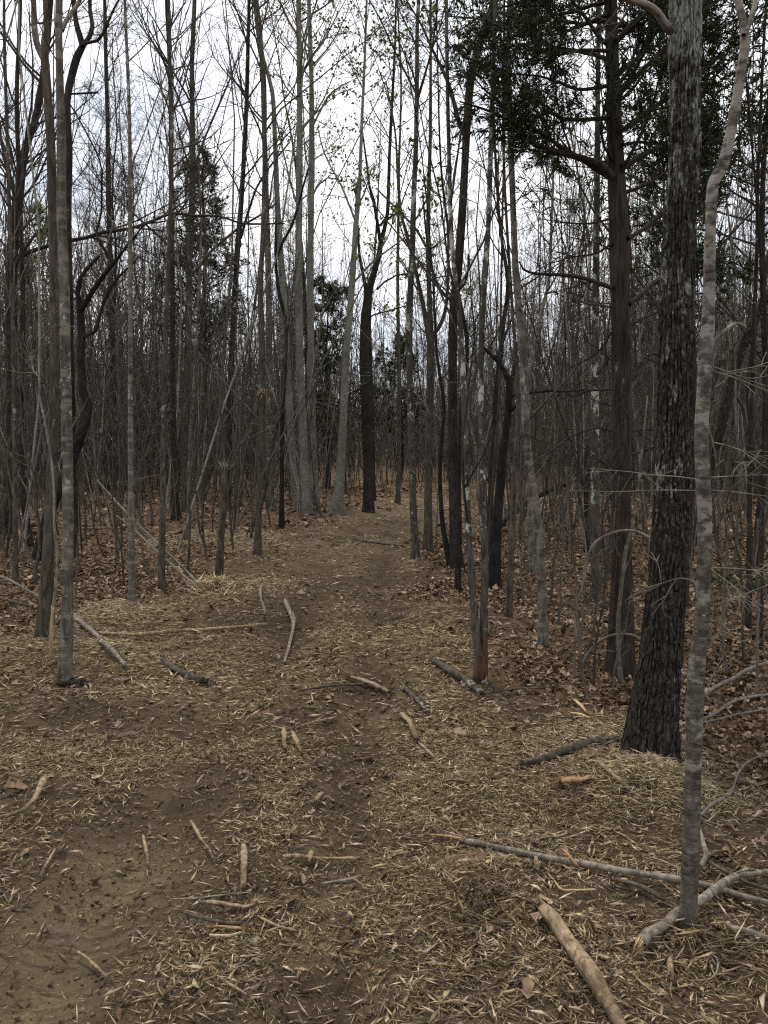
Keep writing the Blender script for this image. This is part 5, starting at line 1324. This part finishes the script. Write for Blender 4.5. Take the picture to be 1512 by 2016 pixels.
gstick('split_wood', 'broken log piece showing orange heartwood left of the oak', [(1096, 1556, 14), (1115, 1553, 20), (1138, 1552, 20), (1155, 1545, 14), (1168, 1537, 10)], 'orange', 'wood piece', 9, jag=1, rough=.22)
gstick('stick', 'tan stick slanting down below the oak foot', [(1176, 1514, 7), (1195, 1533, 9), (1215, 1553, 10), (1235, 1568, 8), (1270, 1592, 5)], 'peeled', 'stick', 8, lift=1.2)
gstick('rotten_log', 'dark bark-covered log pointing at the oak foot', [(1028, 1512, 10), (1050, 1508, 13), (1080, 1498, 15), (1115, 1488, 18), (1150, 1478, 19), (1185, 1470, 18), (1215, 1462, 15)], 'brown', 'log', 16, rough=.35, lift=.15)
gstick('split_wood', 'reddish sharp splinter leaning on the long grey pole', [(1104, 1686, 4), (1112, 1698, 9), (1124, 1710, 8), (1143, 1728, 4)], 'orange', 'wood piece', 7, lift=1.4)
gstick('split_wood', 'tan blunt chip just before the long grey pole', [(1054, 1695, 8), (1056, 1710, 11), (1058, 1728, 9)], 'peeled', 'wood piece', 7)
gstick('split_wood', 'small upright pale chip behind the long grey pole', [(1164, 1680, 7), (1165, 1670, 8), (1168, 1661, 7)], 'peeled', 'wood piece', 7)
gstick('bent_twig', 'thin pale elbow-bent strip in front of the long grey pole', [(1092, 1747, 3), (1098, 1758, 4), (1107, 1766, 4), (1130, 1766, 4), (1172, 1764, 3)], 'fresh', 'twig', 7, lift=.8)
gstick('split_wood', 'bright fresh plank leaning in the pale heap at the oak foot', [(1288, 1508, 6), (1295, 1522, 9), (1304, 1537, 10), (1312, 1551, 7)], 'fresh', 'wood piece', 7, lift=2)
gstick('split_wood', 'pale slat lying on leaves uphill of the oak foot', [(1118, 1412, 5), (1140, 1416, 8), (1168, 1424, 6)], 'fresh', 'wood piece', 7)
gstick('split_wood', 'yellow split stake near the cedar foot', [(1130, 1386, 6), (1143, 1398, 8), (1157, 1412, 5)], 'fresh', 'wood piece', 7)
gstick('split_wood', 'pale torn wedge lying low between the peeled log and the birch', [(1322, 1890, 6), (1318, 1915, 12), (1322, 1945, 11)], 'peeled', 'wood piece', 7, jag=.5)
gstick('stick', 'brown stick half buried before the long grey pole', [(1205, 1745, 6), (1240, 1752, 9), (1275, 1765, 12), (1310, 1785, 7)], 'brown', 'stick', 8, lift=.3)
gstick('stick', 'dark thin stick lying level across the far trail', [(695, 1066, 2.5), (730, 1071, 3), (765, 1076, 3), (795, 1079, 3)], 'dark', 'stick', 6)
gstick('stick', 'pale thin stick beside the far dark stick', [(665, 1072, 3), (680, 1068, 3), (690, 1064, 2)], 'peeled', 'stick', 6)
gstick('stick', 'pale bent splinter below the peeled log end', [(856, 1992, 3), (900, 1985, 5), (945, 1996, 5)], 'peeled', 'stick', 7)
gstick('split_wood', 'flat pale oval chip low on the mulch', [(848, 1912, 4), (862, 1913, 9), (884, 1914, 5)], 'peeled', 'wood piece', 7)

# poles and arched stems held in the air
def airstick(name, label, pts, Y, mat, drift=0, cat='pole', twigs=0, sides=8):
    lp = smooth_path(px_path(pts, Y, drift=drift), .05)
    b = lp[int(np.argmin(lp[:, 2])), :3].copy()
    v, q, t = trunk_mesh_any(lp[:, :3], lp[:, 3], sides, .12, int(Y * 10))
    root = tag(obj(name, None, None, b), label, cat)
    shf = obj('shaft', MB().add(v, q, t).mesh('shaft', M[mat], origin=b), root)
    if twigs:
        mb = MB(); branch_set(mb, lp[None, :, :3], lp[None, :, 3], np.array([1.0]), twigs, 2, Y, up2=.02, ratio2=.5)
        tag(obj('side_twigs', mb.mesh('side_twigs', M[mat], origin=b), shf), kind='stuff')
    return root
y0 = gpt(404, 1163)[1]
airstick('leaning_pole', 'pale leaning pole slanting down to the frayed tuft, upper of two', [(404, 1163, 5), (370, 1128, 6), (330, 1088, 5), (290, 1050, 5), (240, 1000, 4), (190, 945, 3)], y0, 'twigpale', 1.2, twigs=6)
airstick('leaning_pole', 'pale leaning pole slanting down to the frayed tuft, lower of two', [(400, 1165, 5), (360, 1132, 5), (322, 1098, 5), (280, 1058, 4), (230, 1015, 3)], y0 - .05, 'twigpale', .8, twigs=5)
y0 = gpt(276, 1160)[1]
airstick('leaning_stick', 'thin pale stick propped low beside the thin straight grey trunk', [(268, 1150, 3), (295, 1135, 3.5), (322, 1122, 3)], y0, 'twigpale', .2, 'stick')
y0 = gpt(990, 1045)[1]
airstick('leaning_log', 'dark dead log propped slantwise behind the Y-shaped trunk', [(975, 1050, 11), (990, 1030, 11), (1012, 1008, 12), (1046, 984, 11), (1080, 967, 10), (1115, 953, 9), (1155, 938, 8)], y0, 'black', .6, 'log')
y0 = gpt(1132, 1200)[1] - 2.3
ya = gpt(1140, 1345)[1]
airstick('arched_stem', 'pale bent stem arching over beside the cedar, upper of two arches', [(1130, 1345, 5), (1132, 1260, 5), (1134, 1195, 5), (1146, 1160, 5), (1153, 1115, 5.5), (1165, 1076, 6), (1190, 1056, 6), (1220, 1045, 6), (1250, 1045, 5.5), (1272, 1054, 5), (1290, 1066, 4)], ya, 'twigpale', -.4, 'stem', 3)
ya = gpt(1147, 1330)[1]
airstick('arched_stem', 'pale bent stem arching low across the cedar foot, lower of two arches', [(1143, 1332, 4.5), (1148, 1305, 5), (1158, 1285, 5), (1175, 1266, 5), (1200, 1252, 5), (1228, 1248, 5), (1252, 1253, 4.5), (1272, 1270, 4)], ya, 'twigpale', -.2, 'stem', 3)
ya = gpt(620, 1020)[1]
airstick('bent_sapling', 'thin pale bent stem arched at the foot of the thickest poplar', [(594, 1018, 3), (592, 960, 4), (586, 900, 4), (572, 868, 3)], ya, 'twigpale', .1, 'stem')
airstick('arched_stem', 'thin drooping stem curved over the brush at the foot of the poplars', [(660, 1035, 3), (640, 1025, 4), (628, 1005, 4), (617, 975, 4), (612, 960, 3)], ya, 'twig', .2, 'stem', 8)

# frayed heaps and tufts of shredded wood
def heap(label, px, py, rx, ry, n, L, mat, hgt=.08, tilt=.35, cat='wood heap', name='shredded_heap'):
    b = gpt(px, py); mb = MB()
    x = b[0] + rng.normal(0, rx, n); y = b[1] + rng.normal(0, ry, n)
    z = height(x, y) + hgt * np.exp(-(((x - b[0]) / rx) ** 2 + ((y - b[1]) / ry) ** 2) / 2) * rng.random(n)
    a = rng.uniform(0, 6.28, n); th = rng.normal(.04, tilt * .6, n)
    d = np.stack([np.cos(a) * np.cos(th), np.sin(a) * np.cos(th), np.sin(th)], -1)
    l = np.minimum(L * np.exp(rng.normal(0, .5, n)), 1.7 * L)
    shoots(mb, np.stack([x, y, z], -1) - d * l[:, None] * .3, d, l, np.maximum(l * .035, .0022) * rng.uniform(.6, 1.3, n))
    o = tag(obj(name, mb.mesh(name, M[mat], smooth=False, origin=b), None, b), label, cat, None, 'stuff')
heap('bright pale heap of shredded wood at the oak foot', 1288, 1543, .18, .12, 3000, .058, 'strawpale', .12)
heap('pale shredded strips strewn between the oak and the dark log', 1175, 1455, .24, .22, 1700, .06, 'strawpale', .06)
heap('pale frayed wood heap beside the thin straight grey trunk', 228, 1205, .26, .30, 2200, .07, 'strawpale', .12)
heap('frayed tuft of pale fibre where the leaning poles meet the ground', 418, 1160, .14, .14, 420, .16, 'strawpale', .16, .7)
heap('torn pale fibres heaped below the slender pole end', 225, 1282, .16, .16, 520, .08, 'strawpale', .08)
heap('yellow straw-like shreds spread behind the snapped stem', 440, 1062, .65, .9, 2400, .13, 'strawpale', .05)
heap('pale shreds around the foot of the snapped stem', 465, 1150, .45, .3, 700, .1, 'strawpale', .05)
heap('dark tangled clod of mulch in front of the long grey pole', 935, 1780, .10, .09, 700, .06, 'straw', .12, .6)
heap('stringy tan shreds gathered at the birch foot', 1375, 1870, .12, .10, 420, .09, 'straw', .06, .5)
heap('tan shreds banked around the smooth lichened trunk', 60, 1310, .45, .35, 1800, .07, 'straw', .07)
heap('brownish shreds banked along the trail edge below the oak', 1180, 1590, .25, .16, 900, .07, 'straw', .06)
heap('frayed pale strip hanging low by the slim dark trunk beyond the birch', 1455, 1190, .05, .05, 60, .14, 'strawpale', .35, .9)
tuft = gpt(1450, 1160)
mb = MB(); n = 260
sp_ = np.stack([tuft[0] + rng.normal(0, .3, n), tuft[1] + rng.normal(0, .3, n), np.full(n, tuft[2]) + .1 * rng.random(n)], -1)
leaf_cards(mb, sp_, .05, 3, .08, 0)
tag(obj('ground_ivy', mb.mesh('ground_ivy', M['pineleaf'], origin=tuft), None, tuft), 'low green leaves on the ground beyond the birch', 'plant', None, 'stuff')

# larger splinters lying loose, each its own piece
SPL = []
for k in range(6):
    L = [.10, .14, .08, .17, .12, .09][k]
    pz = np.linspace(-.5, .5, 6)
    P = np.stack([pz * L, .06 * L * np.sin(pz * 4 + k), np.zeros(6)], -1)
    v, q, t = trunk_mesh_any(P, np.array([.3, .9, 1, 1, .85, .3]) * L * [.045, .035, .06, .03, .05, .07][k], 6, .25, k, 1)
    v[:, 2] *= .55
    SPL.append(MB().add(v, q, t).mesh('wood_splinter', M[['peeled', 'peeled', 'fresh', 'deadgrey', 'peeled', 'brown'][k]]))
x, y = wedge(900, 2.2, 7.5, .9, .3, .46)
s, lf, cl, rt, it = zones(x, y)
k = np.where((s > .25) | (it > .6))[0][:150]
for i in k:
    o = obj('wood_splinter', SPL[int(rng.integers(6))], None, (x[i], y[i], float(height(x[i], y[i])) + .012))
    o.rotation_euler = (rng.normal(0, .2), rng.normal(0, .15), rng.uniform(0, 6.28)); sc = rng.uniform(.55, 1.1); o.scale = (sc, sc, sc)
    tag(o, 'loose palm-sized wood splinter scattered in the mulch of the trail', 'splinter', 'loose splinters scattered over the trail mulch')
